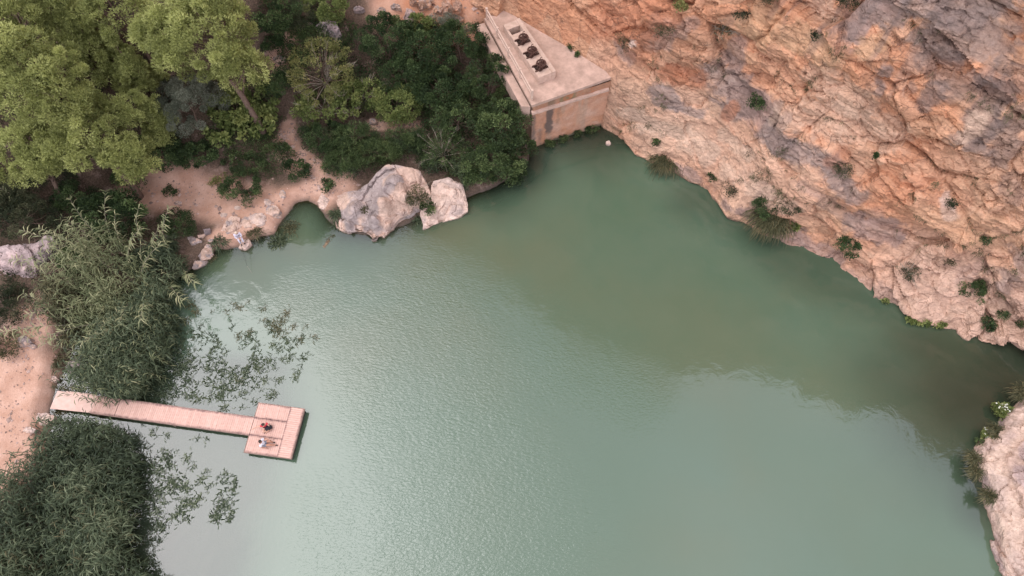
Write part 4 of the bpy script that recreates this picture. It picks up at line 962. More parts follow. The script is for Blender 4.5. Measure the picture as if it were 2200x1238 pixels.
def reed_bed(name, poly, n, hr, label, lean=(0, 0), mat='reed', leaves=10, ln=.58, wd=.062):
    P, W = sample_poly(poly, n)
    zb = np.array([max(ground_z(*p), -.4) for p in P])
    edge = -poly_sd(P, W); ok = rng.random(n) < .12 + .88 * smooth(-.1, 1.1, edge + 1.2 * fbm(np.concatenate([P, np.zeros((n, 1))], 1), 1.0, 3, 15)); P, zb, edge = P[ok], zb[ok], edge[ok]; n = len(P)
    h = rng.uniform(*hr, n) * (.88 + .12 * smooth(0, 1.2, edge))
    ln_ = rng.normal(0, .12, (n, 2)) + np.array(lean)
    patch = fbm(np.concatenate([P, np.zeros((n, 1))], 1), 2.2, 3, 12)
    h = h * (1 + .45 * patch)
    base = np.concatenate([P, zb[:, None]], 1)
    k = np.repeat(np.arange(n), leaves); f = np.tile(np.linspace(.3, 1.0, leaves), n) + rng.normal(0, .03, n * leaves)
    stem = base[k] + np.stack([ln_[k, 0] * f ** 1.6, ln_[k, 1] * f ** 1.6, f], 1) * h[k][:, None]
    az = rng.random(n * leaves) * 2 * math.pi
    A = np.stack([np.cos(az), np.sin(az), rng.uniform(.25, 1.1, n * leaves)], 1)
    s = rng.uniform(.65, 1.2, n * leaves)
    V1, F1 = blade_quads(stem, A, ln * s, wd * s, rng.uniform(.5, 1.3, n * leaves))
    r1 = np.clip(.36 + .35 * patch[k] + .25 * (rng.random(n)[k] - .5) + rng.normal(0, .2, n * leaves), 0, 1)
    # stalks
    top = base + np.concatenate([ln_ * h[:, None], h[:, None]], 1); sd = np.concatenate([rng.normal(0, 1, (n, 2)), np.zeros((n, 1))], 1); sd = unit(sd) * .012
    V2 = np.stack([base - sd, base + sd, top + sd * .3, top - sd * .3], 1).reshape(-1, 3); F2 = np.arange(4 * n).reshape(-1, 4)
    V = np.concatenate([V1, V2]); F = np.concatenate([F1, F2 + len(V1)])
    me = mesh_np(name, V, F, {'rnd': np.concatenate([np.repeat(r1, 6), np.repeat(rng.uniform(.5, .9, n), 4)])})
    return tag(obj(name, me, M[mat]), label, 'reeds', kind='stuff')

reed_bed('reeds', [(395, 603), (402, 650), (390, 730), (372, 800), (335, 860), (255, 872), (190, 862), (175, 815), (212, 745), (280, 672), (350, 618)], 1500, (2.0, 3.0), 'dense dark green reed bed above the jetty', (-.06, -.02))
reed_bed('reeds', [(125, 905), (185, 897), (255, 915), (295, 945), (312, 1000), (312, 1060), (315, 1160), (335, 1250), (360, 1420), (-100, 1420), (-60, 1230), (20, 1100), (90, 985)], 3300, (1.8, 2.7), 'dense dark green reed bed below the jetty', (-.05, .02))
reed_bed('reeds', [(330, 560), (395, 530), (420, 575), (400, 600), (330, 620), (290, 600)], 420, (1.6, 2.3), 'dark reeds beside the lichen covered boulder', (.05, -.05))
reed_bed('reeds', [(140, 640), (220, 640), (255, 690), (200, 745), (165, 770), (140, 710)], 300, (1.4, 2.2), 'straw tinged reeds on the bank by the earth path', (-.25, -.05), 'dry_grass')
reed_bed('reeds', [(-40, 440), (80, 430), (130, 470), (90, 510), (-40, 520)], 420, (1.6, 2.4), 'tangled reeds above the pale boulder at the left edge', (-.1, .1), 'dry_grass')
reed_bed('reeds', [(120, 822), (190, 838), (190, 850), (118, 838)], 120, (.6, 1.1), 'short grassy reeds along the jetty landing', (0, 0), 'dry_grass', 8, .35, .04)
reed_bed('reeds', [(690, 375), (760, 360), (800, 365), (785, 395), (745, 408), (715, 395)], 220, (.7, 1.2), 'feathery reeds left of the big boulder', (0, 0), 'reed', 9, .4, .04)
reed_bed('reeds', [(790, 340), (860, 320), (920, 330), (915, 352), (860, 345), (815, 352)], 260, (.9, 1.5), 'feathery reeds behind the big boulder', (0, 0), 'reed', 9, .42, .045)

reed_bed('dead_reeds', [(400, 603), (412, 650), (400, 730), (385, 800), (345, 862), (262, 872), (190, 862), (175, 815), (212, 745), (280, 672), (350, 618)], 260, (2.0, 3.3), 'dead straw coloured stems among the reeds above the jetty', (-.1, -.05), 'cane', 6, .5, .05)
reed_bed('dead_reeds', [(170, 935), (275, 940), (318, 1060), (325, 1160), (345, 1250), (-60, 1300), (30, 1130), (105, 1020)], 200, (1.9, 2.8), 'dead straw coloured stems among the reeds below the jetty', (-.1, .05), 'dry_grass', 6, .5, .05)
reed_bed('feathery_canes', [(235, 560), (320, 545), (345, 590), (340, 660), (290, 720), (215, 740), (180, 700), (190, 630)], 230, (2.9, 4.1), 'pale feathery cane thicket on the bank above the reeds', (-.24, .04), 'cane', 18, .62, .06)
# giant canes arching out of the bank
def cane_mesh(h, bend, seed):
    r_ = np.random.default_rng(seed); k = 40; f = np.sort(r_.uniform(.25, 1, k))
    path = lambda f: np.stack([bend * h * f ** 2.2, .06 * h * np.sin(f * 3), h * (f - .28 * bend * f ** 3)], 1)
    st = path(f); az = np.where(np.arange(k) % 2, .5 * math.pi, -.5 * math.pi) + r_.normal(0, .9, k)
    tan = unit(np.gradient(st, axis=0)); sidev = np.stack([np.cos(az), np.sin(az), .25 + 0 * az], 1)
    A = unit(sidev + tan * r_.uniform(.5, 1.6, k)[:, None])
    s = (.75 + .4 * np.sin(f * 2.6)) * r_.uniform(.85, 1.15, k)
    V1, F1 = blade_quads(st, A, .66 * s, .07 * s, r_.uniform(.6, 1.4, k))
    mb = MB(); mb.tube(path(np.linspace(0, 1, 9)), np.linspace(.022, .006, 9), 5)
    return leaf_mesh('cane_leaves', V1, F1, 6, r_.uniform(.2, 1, k)), mb.mesh('stalk', True)
canes = [cane_mesh(rng.uniform(3.6, 4.8), b_, 70 + i) for i, b_ in enumerate((.35, .5, .65, .8, .95))]
for me_, st_ in canes: me_.materials.append(M['cane']); st_.materials.append(M['twig'])
def cane(px, py, az, i, label, s=1.0, z0=None):
    p = at(px, py, .8); p[2] = max(ground_z(p[0], p[1]), 0) - .05
    o = empty('giant_cane', p, label, 'cane', 'giant canes on the bank', math.radians(az)); o.scale = (s, s, s)
    obj('stalk', canes[i][1], None, o); obj('leaves', canes[i][0], None, o)
LC = ['pale giant cane arching towards the left edge above the earth path', 'pale giant cane arching up over the round dark evergreen', 'pale giant cane drooping over the reed bed above the jetty', 'pale giant cane leaning out over the lake beside the boulders']
for px, py, az, i, q_ in ((250, 560, 150, 3, 1), (235, 575, 160, 4, 1), (260, 545, 130, 2, 1), (225, 560, 175, 4, 1), (280, 550, 120, 3, 1), (215, 600, 185, 4, 0), (200, 620, 180, 3, 0), (230, 640, 190, 4, 0), (210, 660, 200, 4, 0), (190, 680, 185, 3, 0), (245, 650, 205, 3, 0), (170, 700, 190, 4, 0), (185, 735, 185, 4, 0), (200, 760, 180, 3, 0),
                           (300, 590, 60, 1, 2), (310, 620, 30, 2, 2), (290, 640, 280, 3, 2), (270, 660, 265, 4, 2), (320, 650, 300, 2, 2), (330, 600, 80, 0, 2), (345, 580, 70, 1, 3), (380, 560, 60, 1, 3), (395, 600, 330, 2, 3), (360, 620, 340, 3, 3), (270, 600, 140, 1, 2), (250, 615, 165, 2, 0), (240, 690, 215, 3, 0), (280, 700, 230, 2, 2), (300, 560, 95, 0, 1), (330, 540, 75, 0, 3), (110, 470, 160, 3, 1), (60, 440, 150, 2, 1)):
    cane(px, py, az + rng.normal(0, 10), i, LC[q_].replace('pale giant', ('pale almost upright', 'pale gently bent', 'pale leaning', 'pale arched', 'pale deeply bowed')[i]).replace('arching', 'reaching'), rng.uniform(.8, 1.1))

# leafy reed tops standing in the shallows
def tuft_mesh(n, r, h, seed, ln=.36, wd=.036, up=(.2, 1.2)):
    r_ = np.random.default_rng(seed); q_ = r_.normal(0, r * .5, (n, 2)); P = np.concatenate([q_, (r_.uniform(.0, h, n))[:, None]], 1)
    az = r_.uniform(0, 2 * math.pi, n); A = np.stack([np.cos(az), np.sin(az), r_.uniform(*up, n)], 1); s = r_.uniform(.6, 1.2, n)
    V, F = blade_quads(P, A, ln * s, wd * s, r_.uniform(.4, 1.2, n)); return leaf_mesh('leaves', V, F, 6, r_.uniform(.1, .95, n))
tuf = [tuft_mesh(n, r * .7, .14, 300 + i, up=(.05, .7)) for i, (n, r) in enumerate(((56, .5), (40, .42), (26, .36), (84, .7), (15, .26)))]
for t in tuf: t.materials.append(M['reed'])
tufd = [t.copy() for t in tuf]
for t in tufd: t.materials.clear(); t.materials.append(M['dry_grass'])
TU = [(603, 685, 3, 1), (590, 700, 0, 1), (615, 672, 1, 1), (511, 721, 0, 1), (535, 712, 1, 1), (598, 716, 3, 1), (600, 745, 3, 0), (585, 740, 1, 0), (622, 767, 0, 0), (605, 770, 1, 0), (542, 770, 0, 0), (550, 785, 1, 0), (511, 816, 0, 1), (500, 805, 2, 0), (603, 813, 1, 0), (592, 817, 2, 0), (588, 845, 1, 0), (580, 850, 2, 0), (634, 811, 1, 0), (640, 795, 2, 0), (470, 830, 0, 0), (475, 847, 0, 0), (450, 854, 0, 0), (411, 852, 0, 0), (428, 857, 0, 0), (479, 876, 1, 0), (397, 779, 0, 0), (385, 792, 0, 0), (407, 656, 0, 1), (397, 690, 0, 1), (420, 670, 1, 1), (513, 660, 1, 1), (500, 655, 2, 1), (565, 660, 2, 1), (530, 648, 4, 1), (485, 670, 4, 1), (455, 668, 4, 1),
      (360, 735, 1, 0), (380, 760, 2, 0), (430, 735, 4, 0), (448, 790, 2, 0), (475, 780, 2, 0), (480, 800, 4, 0), (525, 800, 1, 0), (560, 800, 2, 0), (568, 815, 1, 0), (530, 840, 2, 0), (515, 850, 2, 0), (545, 860, 4, 0), (560, 835, 4, 0), (520, 875, 4, 0), (440, 815, 4, 0), (425, 825, 4, 0), (345, 820, 1, 0), (370, 835, 2, 0), (350, 850, 4, 0), (335, 870, 4, 0), (395, 830, 4, 0), (660, 760, 4, 0), (672, 725, 2, 1), (640, 730, 2, 1), (630, 700, 1, 1), (655, 700, 4, 1), (550, 735, 4, 0), (565, 690, 2, 1), (580, 770, 2, 0), (590, 788, 2, 0)]
TL = [(370, 1038, 0, 0), (345, 1057, 0, 0), (386, 1094, 0, 0), (400, 1075, 0, 0), (354, 935, 2, 0), (330, 930, 2, 0), (400, 985, 1, 0), (412, 1000, 2, 0), (430, 1030, 1, 0), (440, 1015, 2, 0), (415, 1085, 1, 0), (425, 1070, 1, 0), (470, 1095, 2, 0), (490, 1085, 2, 0), (480, 1020, 2, 0), (445, 1050, 2, 0), (455, 1040, 4, 0), (370, 1110, 1, 0), (350, 1080, 1, 0), (335, 1010, 1, 0), (360, 1000, 2, 0), (378, 970, 4, 0), (345, 970, 2, 0), (335, 1100, 1, 0), (500, 1050, 4, 0), (460, 1115, 4, 0), (495, 1105, 4, 0), (395, 1045, 1, 0), (350, 1130, 2, 0), (440, 945, 4, 0), (420, 940, 4, 0)]
for lst, lab in ((TU, 'leafy reed tuft standing in the shallows above the jetty'), (TL, 'leafy reed tuft standing in the shallows below the jetty')):
    for x, y, i, dry in lst:
        p = at(x, y, .15); p[2] = -.03
        o = obj('reed_tuft', (tufd if dry else tuf)[i]); o.location = tuple(p); o.rotation_euler = (0, 0, rng.uniform(0, 6.28)); s = rng.uniform(.8, 1.15); o.scale = (s, s, s * .8)
        size = ('wide', 'middling', 'small', 'wide', 'tiny')[i]; tone = 'olive brown' if dry else 'dark green'
        if lst is TU: where = 'near the upper reed bed edge' if x < 440 else ('close above the jetty walkway' if y > 825 else ('out in the open shallows above the jetty' if x < 575 else 'at the outer edge of the shallows above the platform'))
        else: where = 'close below the jetty walkway' if y < 990 else ('against the lower reed bed' if x < 400 else 'in open water below the jetty')
        tag(o, size + ' ' + tone + ' reed tuft ' + where, 'reed tuft', 'reed tufts in the shallows')
# loose reed blades between the tufts
P, W = sample_poly([(340, 700), (660, 690), (650, 840), (560, 870), (300, 850)], 700); P2_, _ = sample_poly([(300, 910), (400, 930), (510, 1040), (500, 1120), (330, 1150)], 420)
P = np.concatenate([P, P2_]); P = P[fbm(np.concatenate([P, np.zeros((len(P), 1))], 1), 1.4, 3, 44) > .02]; n = len(P)
k = np.repeat(np.arange(n), 4); B0 = np.concatenate([P, np.zeros((n, 1))], 1)[k] + rng.normal(0, .09, (4 * n, 3)) * [1, 1, 0] + [0, 0, .03]
az = rng.random(4 * n) * 6.28; V, F = blade_quads(B0, np.stack([np.cos(az), np.sin(az), rng.uniform(.1, .8, 4 * n)], 1), rng.uniform(.2, .42, 4 * n), .045, .4)
tag(obj('loose_reeds', leaf_mesh('loose_reeds', V, F, 6, rng.uniform(.05, .7, 4 * n)), M['reed']), 'sparse single reed blades poking out of the shallows', 'reeds', kind='stuff')

# pebbles and fallen bits on the bare earth
P = []
for x1, y1, x2, y2, r, *_ in BARE[:13]:
    a = on_ground(x1, y1)[:2]; b_ = on_ground(x2, y2)[:2]; t = rng.random((150, 1)); P.append(a + (b_ - a) * t + rng.normal(0, r * .6, (150, 2)))
P = np.concatenate(P); P = P[poly_sd(P, shore) > .1]; n = len(P); zg = np.array([ground_z(*p) for p in P])
octa = np.array([[1, 0, 0], [0, 1, 0], [-1, 0, 0], [0, -1, 0], [0, 0, .7], [0, 0, -.7]]); of = np.array([[0, 1, 4], [1, 2, 4], [2, 3, 4], [3, 0, 4], [1, 0, 5], [2, 1, 5], [3, 2, 5], [0, 3, 5]])
sz = rng.lognormal(-3.1, .55, (n, 1, 1)); V = (octa[None] * (1 + rng.normal(0, .25, (n, 6, 3)))) * sz * rng.uniform(.6, 1.3, (n, 1, 3)) + np.concatenate([P, zg[:, None] + .01], 1)[:, None, :]
tag(obj('pebbles', mesh_np('pebbles', V.reshape(-1, 3), (of[None] + (np.arange(n) * 6)[:, None, None]).reshape(-1, 3), {'Col': np.repeat(np.array([.42, .31, .27]) * rng.uniform(.55, 1.35, (n, 1)), 6, 0)}), M['boulder']), 'small loose stones strewn over the bare earth', 'pebbles', kind='stuff')
# undergrowth that hides the forest floor
def undergrowth(name, polys, n, label, mat='brush', h=.9, ln=.16, wd=.06, per=48):
    C = []
    for poly, share in polys:
        P = []
        W = np.array([on_ground(x, y)[:2] for x, y in poly]); lo, hi = W.min(0), W.max(0); need = int(n * share)
        while len(P) < need:
            q_ = lo + rng.random((need * 2, 2)) * (hi - lo); P = np.concatenate([np.array(P).reshape(-1, 2), q_[in_poly(q_, W)]])
        P = P[:need]; C.append(np.concatenate([P, np.array([ground_z(*p) for p in P])[:, None]], 1))
    C = np.concatenate(C); m_ = len(C); R = rng.uniform(.3, .65, m_); C[:, 2] += rng.uniform(.0, h, m_) * .55
    d = fbm(C, 3.0, 3, 66); keep = d > -.28; C, R, d = C[keep], R[keep], d[keep]
    P, A, l_, w_, r_ = clump_leaves(C, R, per, .35, ln, wd, np.clip(.4 + .5 * d + rng.normal(0, .12, len(C)), 0, 1), .8, .3, .6)
    V, F = leaf_quads(P, A, l_, w_); tag(obj(name, leaf_mesh(name, V, F, 4, r_), M[mat]), label, 'undergrowth', kind='stuff')
undergrowth('undergrowth', [([(-150, 330), (120, 380), (300, 350), (480, 310), (560, 220), (640, 190), (620, 100), (570, -60), (-150, -60)], .75), ([(-150, 420), (200, 400), (330, 470), (330, 560), (180, 640), (60, 660), (-150, 640)], .25)], 1500, 'dark low undergrowth between the pines and the reed bank')
undergrowth('undergrowth', [([(640, 150), (780, 60), (860, 50), (1000, 70), (1090, 190), (1130, 320), (1030, 400), (900, 360), (900, 250), (780, 250), (660, 240)], 1)], 700, 'dark foliage filling the thicket between the yellowing tree and the terrace', 'dark_leaf', 1.8, .14, .075)
undergrowth('undergrowth', [([(640, 270), (780, 300), (900, 290), (930, 360), (860, 350), (760, 380), (690, 370)], 1)], 200, 'low green growth behind the big boulder', 'mid_leaf', .9, .16, .04)
undergrowth('undergrowth', [([(450, 200), (560, 180), (640, 160), (660, 230), (610, 260), (580, 320), (480, 320)], .5), ([(600, 120), (640, 30), (760, 40), (780, 70), (680, 130), (640, 190)], .5)], 330, 'mixed green scrub covering the slope beside the yellowing tree', 'mid_leaf', .8, .15, .07, 50)
reed_bed('reeds', [(905, 372), (930, 355), (985, 365), (1010, 400), (1000, 420), (985, 392), (945, 380), (925, 395)], 240, (.7, 1.3), 'feathery growth behind the pale pink boulder', (0, 0), 'reed', 9, .4, .05)
undergrowth('undergrowth', [([(440, 330), (600, 300), (650, 350), (590, 390), (500, 370)], 1)], 90, 'thin creeping green cover at the upper edge of the sandy clearing', 'mid_leaf', .3, .12, .06, 40)

# ---------------------------------------------------------------- grass tufts and shrubs on rock and shore
def grass(px, py, r, h, label, mat='dry_grass', n=None, base=None, hang=0.0, name='grass_tuft', ln=None, cat='grass tuft'):
    p = cliff_at(px, py) if base is None else base
    o = empty(name, p, label, cat); n = n or int(260 * r * r + 120)
    q_ = rng.normal(0, r * .42, (n, 2)); P = np.concatenate([q_, rng.uniform(-.1, .15 * h, (n, 1))], 1)
    A = np.concatenate([q_ * (1.1 / r) + rng.normal(0, .35, (n, 2)) - np.array([.3, .45]) * hang, rng.uniform(.5, 1.3, (n, 1))], 1)
    V, F = blade_quads(P, A, rng.uniform(.6, 1.1, n) * (ln or h), .045, rng.uniform(.5, 1.4, n) + hang * .5)
    obj('blades', leaf_mesh('blades', V, F, 6, rng.uniform(.05, .9, n)), M[mat], o); return o
def rock_bush(px, py, r, h, kind, label, base=None, dens=.8, bare=0):
    p = cliff_at(px, py) if base is None else base
    return bush('cliff_shrub', px, py, r, r, h, kind, label, 'shrub', rc=min(.3, r * .5), base=p - np.array([0, 0, .1]), dens=dens, bare=bare)

grass(1425, 345, 1.0, .9, 'pale tipped grass cushion hanging over the water right of the terrace', hang=.9, n=700)
rock_bush(1405, 310, .32, .5, 'mid', 'small sprig above the first hanging grass cushion', dens=.4)
rock_bush(1525, 385, .35, .5, 'dark', 'small dark shrub on the grey band above the water', dens=.6)
rock_bush(1560, 415, .6, .6, 'brush', 'low dark shrub on the water edge ledge left of the big grass clump')
grass(1655, 470, 1.35, 1.2, 'big shaggy grass clump hanging into the lake below the cliff', hang=.9, n=1500)
rock_bush(1640, 455, .8, .9, 'dark', 'dark bush growing out of the big shaggy grass clump')
rock_bush(1690, 455, .7, .8, 'brush', 'greyish bush on the right side of the big shaggy grass clump')
rock_bush(1710, 495, .25, .4, 'bright', 'small bright green sprig right of the shaggy grass clump')
rock_bush(1815, 540, .75, .8, 'dark', 'dark green shrub on the shore ledge under the cliff')
rock_bush(1945, 595, .55, .8, 'brush', 'thin dark shrub in a cleft above the pale foot rocks', bare=5)
rock_bush(2085, 630, .75, .8, 'mid', 'round green shrub on the pale rocks at the right')
rock_bush(2035, 570, .35, .5, 'grey', 'faint grey scrub above the round green shrub')
rock_bush(2120, 700, .5, .5, 'dark', 'dark low shrub in the gap between the pale foot rocks')
rock_bush(2150, 680, .35, .4, 'dark', 'small dark shrub higher than the gap in the foot rocks')
rock_bush(2195, 700, .45, .5, 'dark', 'dark shrub at the right edge on the pale rocks')
rock_bush(2120, 520, .3, .4, 'dark', 'small shrub alone on the orange rock at the right')
rock_bush(1800, 365, .6, .6, 'brush', 'dark scrub at the lower end of the grey rock streak')
rock_bush(1620, 225, .55, .7, 'dark', 'dark shrub rooted in the grey rock streak')
rock_bush(1585, 35, .5, .6, 'brush', 'olive scrub high on the cliff left of the yellow rock')
rock_bush(1460, 20, .4, .5, 'yellow', 'yellowish scrub near the top edge on red rock', dens=.5)
rock_bush(1650, 3, .5, .5, 'brush', 'dark scrub at the top edge above the yellow rock')
rock_bush(1820, 8, .7, .6, 'brush', 'dark scrub at the top edge where the rock turns grey')
rock_bush(1550, 70, .6, .7, 'grey', 'dead grey bush with bare twigs on the upper cliff', bare=14, dens=.5)
rock_bush(1420, 70, .7, .5, 'grey', 'dry brownish scrub on the red rock above the terrace', dens=.5)
rock_bush(1335, 100, .6, .5, 'grey', 'dry scrub beside the white scar above the terrace', dens=.5)
rock_bush(1750, 80, .35, .4, 'brush', 'small dark scrub on the pale upper rock')
rock_bush(2040, 445, .3, .4, 'brush', 'small dark plant beside the pale wedge on the right cliff')
rock_bush(1875, 335, .16, .25, 'mid', 'tiny green sprig in the middle of the orange cliff')
# dry scrub rooted in cracks of the cliff
zq_ = np.repeat(sv, nz); okv = np.where((ce1 < .06) & (CV[:, 2] > .8) & (CV[:, 2] < 21) & (zq_ > s_c + 1) & (zq_ < s_hi - 1) & (fbm(CV, 4.0, 3, 404) > .0))[0]
okv = okv if len(okv) else np.arange(0, len(CV), 997)
P0 = CV[rng.choice(okv, 420)]; k = np.repeat(np.arange(len(P0)), 22); sz = rng.uniform(.5, 1.5, len(P0))
B0 = P0[k] + rng.normal(0, .10, (len(k), 3)) * sz[k][:, None]; A0 = unit(rng.normal(0, .6, (len(k), 3)) + np.array([-.35, -.5, .55]))
V, F = blade_quads(B0, A0, rng.uniform(.10, .26, len(k)) * sz[k], .03, rng.uniform(.2, 1.2, len(k)))
tag(obj('crack_scrub', leaf_mesh('crack_scrub', V, F, 6, np.clip(rng.uniform(0, 1, len(P0))[k] * .7 + rng.uniform(0, .3, len(k)), 0, 1)), M['dry_grass']), 'sparse dry scrub and grass in the cracks of the cliff', 'scrub', kind='stuff')
# fringe of plants at the foot of the terrace wall
for x, y, r, lab in ((1270, 283, .5, 'leafy plant in the corner between wall and cliff'), (1240, 293, .4, 'green fringe plant at the wall foot near the corner'), (1210, 303, .4, 'green fringe plant at the middle of the wall foot'), (1180, 313, .45, 'green fringe plant at the wall foot near the trees')):
    p = at(x, y, 0); p[2] = 0; bush('wall_foot_plant', x, y, r, r * .6, .5, 'mid', lab, 'plant', rc=.22, base=p)
p = at(1230, 104, ZT); bush('terrace_weed', 1230, 104, .28, .28, .3, 'mid', 'weed sprouting at the cliff foot on the terrace', 'plant', rc=.15, base=p)
p = at(1240, 120, ZT); bush('terrace_weed', 1240, 120, .14, .22, .2, 'mid', 'thin weed on the terrace floor below the larger weed', 'plant', rc=.1, base=p, dens=.6)
# shore tufts on the left
for x, y, r, h, mt, lab in ((597, 520, .55, .6, 'reed', 'round green grass tuft standing in the cove mouth'), (545, 495, .65, .5, 'dry_grass', 'olive grass tuft on the shore right of the angler'), (470, 515, .65, .6, 'reed', 'green grass tuft left of the angler'), (720, 460, .4, .5, 'reed', 'grass fringe at the left foot of the big boulder'), (727, 480, .35, .4, 'reed', 'lower grass fringe at the left foot of the big boulder'),
                             (705, 515, .25, .12, 'dry_grass', 'brownish weed around the stone below the cove'), (715, 508, .2, .1, 'dry_grass', 'thin strip of water weed pointing to the big boulder'), (625, 490, .6, .4, 'dry_grass', 'brown dead twigs on the cove edge'), (455, 555, .3, .3, 'dry_grass', 'yellowish grass at the lowest wet boulder'), (170, 870, .5, .5, 'reed', 'green grass over the near end of the jetty'), (130, 882, .4, .35, 'dry_grass', 'short grass below the jetty landing'), (900, 470, .35, .5, 'reed', 'green tuft in the gap between the two boulders'),
                             (120, 775, .7, .5, 'dry_grass', 'brownish grass between path and reed bed'), (1020, 55, .5, .4, 'dry_grass', 'dry grass tuft beside the path to the terrace')):
    p = on_ground(x, y); p[2] = max(p[2], .0); grass(x, y, r, h, lab, mt, base=p, n=int(420 * r + 120))
p = at(895, 425, 1.9); bush('boulder_shrub', 895, 425, .75, .75, .7, 'grey', 'grey green scrub growing on top of the big boulder', 'shrub', rc=.3, base=p - [0, 0, .15], bare=6)
p = at(920, 445, 1.1); bush('boulder_shrub', 913, 436, .42, .6, .6, 'mid', 'green shrub in the cleft between the boulders', 'shrub', rc=.26, base=p - [0, 0, .2])
p = at(783, 453, 1.75); bush('boulder_shrub', 783, 453, .28, .24, .25, 'grey', 'small green patch on the front of the big boulder', 'shrub', rc=.14, base=p)
# flowering plants and grasses on the right bank
for x, y, r, k, lab in ((2152, 880, .55, 'bright', 'white flowering plant at the upper tip of the right bank'), (2125, 935, .5, 'bright', 'white flowering plant on the corner of the right bank'), (2105, 948, .25, 'mid', 'small green plant at the corner of the right bank')):
    p = at(x, y, .4); o = bush('flowering_plant', x, y, r, r * .8, .6, k, lab, 'plant', rc=.2, base=p - [0, 0, .3])
    nf = 22
    if r < .3: continue
    C = np.concatenate([rng.normal(0, r * .45, (nf, 2)), rng.uniform(.45, .7, (nf, 1))], 1); kk = np.repeat(np.arange(nf), 6)
    az = np.tile(np.arange(6) * 1.047, nf); V, F = leaf_quads(C[kk], np.stack([np.cos(az), np.sin(az), 0 * az + .3], 1), .07, .055)
    if 'white_petal' not in M: M['white_petal'] = plain_material('white_petal', (.75, .76, .66), (.82, .82, .74), 10, .6, 0)
    obj('flower', leaf_mesh('flower', V, F, 4, np.ones(len(kk))), M['white_petal'], o)
for x, y, r, lab in ((2140, 925, .36, 'tall dark grass between the two flowering plants'), (2092, 985, .34, 'olive grass hanging from the bank tip'), (2098, 1015, .28, 'olive grass hanging below the bank tip'), (2125, 1065, .3, 'dry grass patch on the bank ledge'), (2195, 845, .5, 'olive grass at the right edge on the bank')):
    p = at(x, y, .9); grass(x, y, r, .6, lab, 'dry_grass', base=p, hang=.5, n=340)
for x, y, r, lab in ((1900, 655, .2, 'bright green weed at the water line under the pale foot rocks'), (1960, 685, .3, 'green weed fringe under the overhanging foot rock'), (1990, 690, .35, 'green weed fringe in the middle of the foot rocks'), (2020, 700, .3, 'green weed fringe at the right end of the foot rocks')):
    p = cliff_at(x, y); p = p.copy(); p[2] = .05; bush('shore_weed', x, y, r, r * .7, .3, 'bright', lab, 'plant', rc=.14, base=p, dens=.8)

# ---------------------------------------------------------------- jetty
def deck_material():
    m, nt, b, l = new_mat('deck_wood')
    e = node(nt, 'ShaderNodeAttribute', attribute_name='end').outputs['Fac']
    oi = node(nt, 'ShaderNodeObjectInfo').outputs['Random']
    n = noise_tex(nt, 5.0, 6, .65); n2 = noise_tex(nt, 1.3, 4, .6)
    c = mixc(nt, ramp01(nt, n, .3, .7), (.52, .325, .27), (.61, .415, .35))
    c = mixc(nt, .55, c, mixc(nt, oi, (.86, .84, .83), (1.06, 1.06, 1.06)), 'MULTIPLY')
    a = node(nt, 'ShaderNodeMath', operation='MULTIPLY_ADD'); l(n, a.inputs[0]); a.inputs[1].default_value = 1.1; l(e, a.inputs[2])
    a2 = node(nt, 'ShaderNodeMath', operation='MULTIPLY_ADD'); l(n2, a2.inputs[0]); a2.inputs[1].default_value = .7; l(a.outputs[0], a2.inputs[2])
    c = mixc(nt, ramp01(nt, a2.outputs[0], 1.15, 1.6), c, (.17, .10, .095))          # damp mildew at the board ends
    l(c, b.inputs['Base Color']); b.inputs['Roughness'].default_value = .8; b.inputs['Specular IOR Level'].default_value = .25
    bp = node(nt, 'ShaderNodeBump', Strength=.3, Distance=.004); l(n, bp.inputs['Height']); l(bp.outputs['Normal'], b.inputs['Normal'])
    return m
M['deck'] = deck_material()
M['deck_side'] = plain_material('deck_side_wood', (.17, .11, .09), (.33, .235, .19), 4, .85, .01)
M['float'] = plain_material('dark_float', (.012, .012, .012), (.03, .028, .026), 5, .6, 0)
ZJ = .6
u2 = unit(np.array([10.72, -1.45])); v2 = np.array([-u2[1], u2[0]])
J0 = np.array([-17.05, 10.72])                       # where the walkway meets the platform, on its centre line
jet = empty('wooden_jetty', (*J0, 0), 'T ended wooden jetty reaching from the sandy bank into the lake', 'jetty', rz=math.atan2(u2[1], u2[0]))
def plank_mesh(name, length, width, th=.04, n=14):
    x = np.linspace(-length / 2, length / 2, n); b_ = .006
    sec = [(-width / 2, -th), (-width / 2, -b_), (-width / 2 + b_, 0), (width / 2 - b_, 0), (width / 2, -b_), (width / 2, -th)]
    V = np.array([[a, s, z] for a in x for s, z in sec]); k = len(sec); F = []
    for i in range(n - 1):
        for j in range(k): F.append([i * k + j, i * k + (j + 1) % k, (i + 1) * k + (j + 1) % k, (i + 1) * k + j])
    e = (n - 1) * k
    F += [[0, 1, 4, 5], [1, 2, 3, 4], [e + 5, e + 4, e + 1, e], [e + 4, e + 3, e + 2, e + 1]]
    endv = np.repeat(smooth(.30, .5, np.abs(x) / length) * .55, k)
    me = mesh_np(name, V, np.array(F), {'end': endv}); me.materials.append(M['deck']); return me
PW = .135
pl_walk = plank_mesh('plank', 1.16, PW - .008)
def plank(me, u, v, rot):
    o = obj('plank', me, None, jet); o.location = (u, v, ZJ + rng.normal(0, .0035)); o.rotation_euler = (rng.normal(0, .006), rng.normal(0, .003), rot + rng.normal(0, .002))
for k in range(80):
    if k in (80,): continue
    u = -(k + .5) * PW - .02 - (.03 if k > 67 else 0)
    plank(pl_walk, u, 0, math.pi / 2)
UP, VT, VB = 3.08, 1.56, -1.70                        # platform extent
secs = [(VB, -.58), (-.57, .57), (.58, VT)]
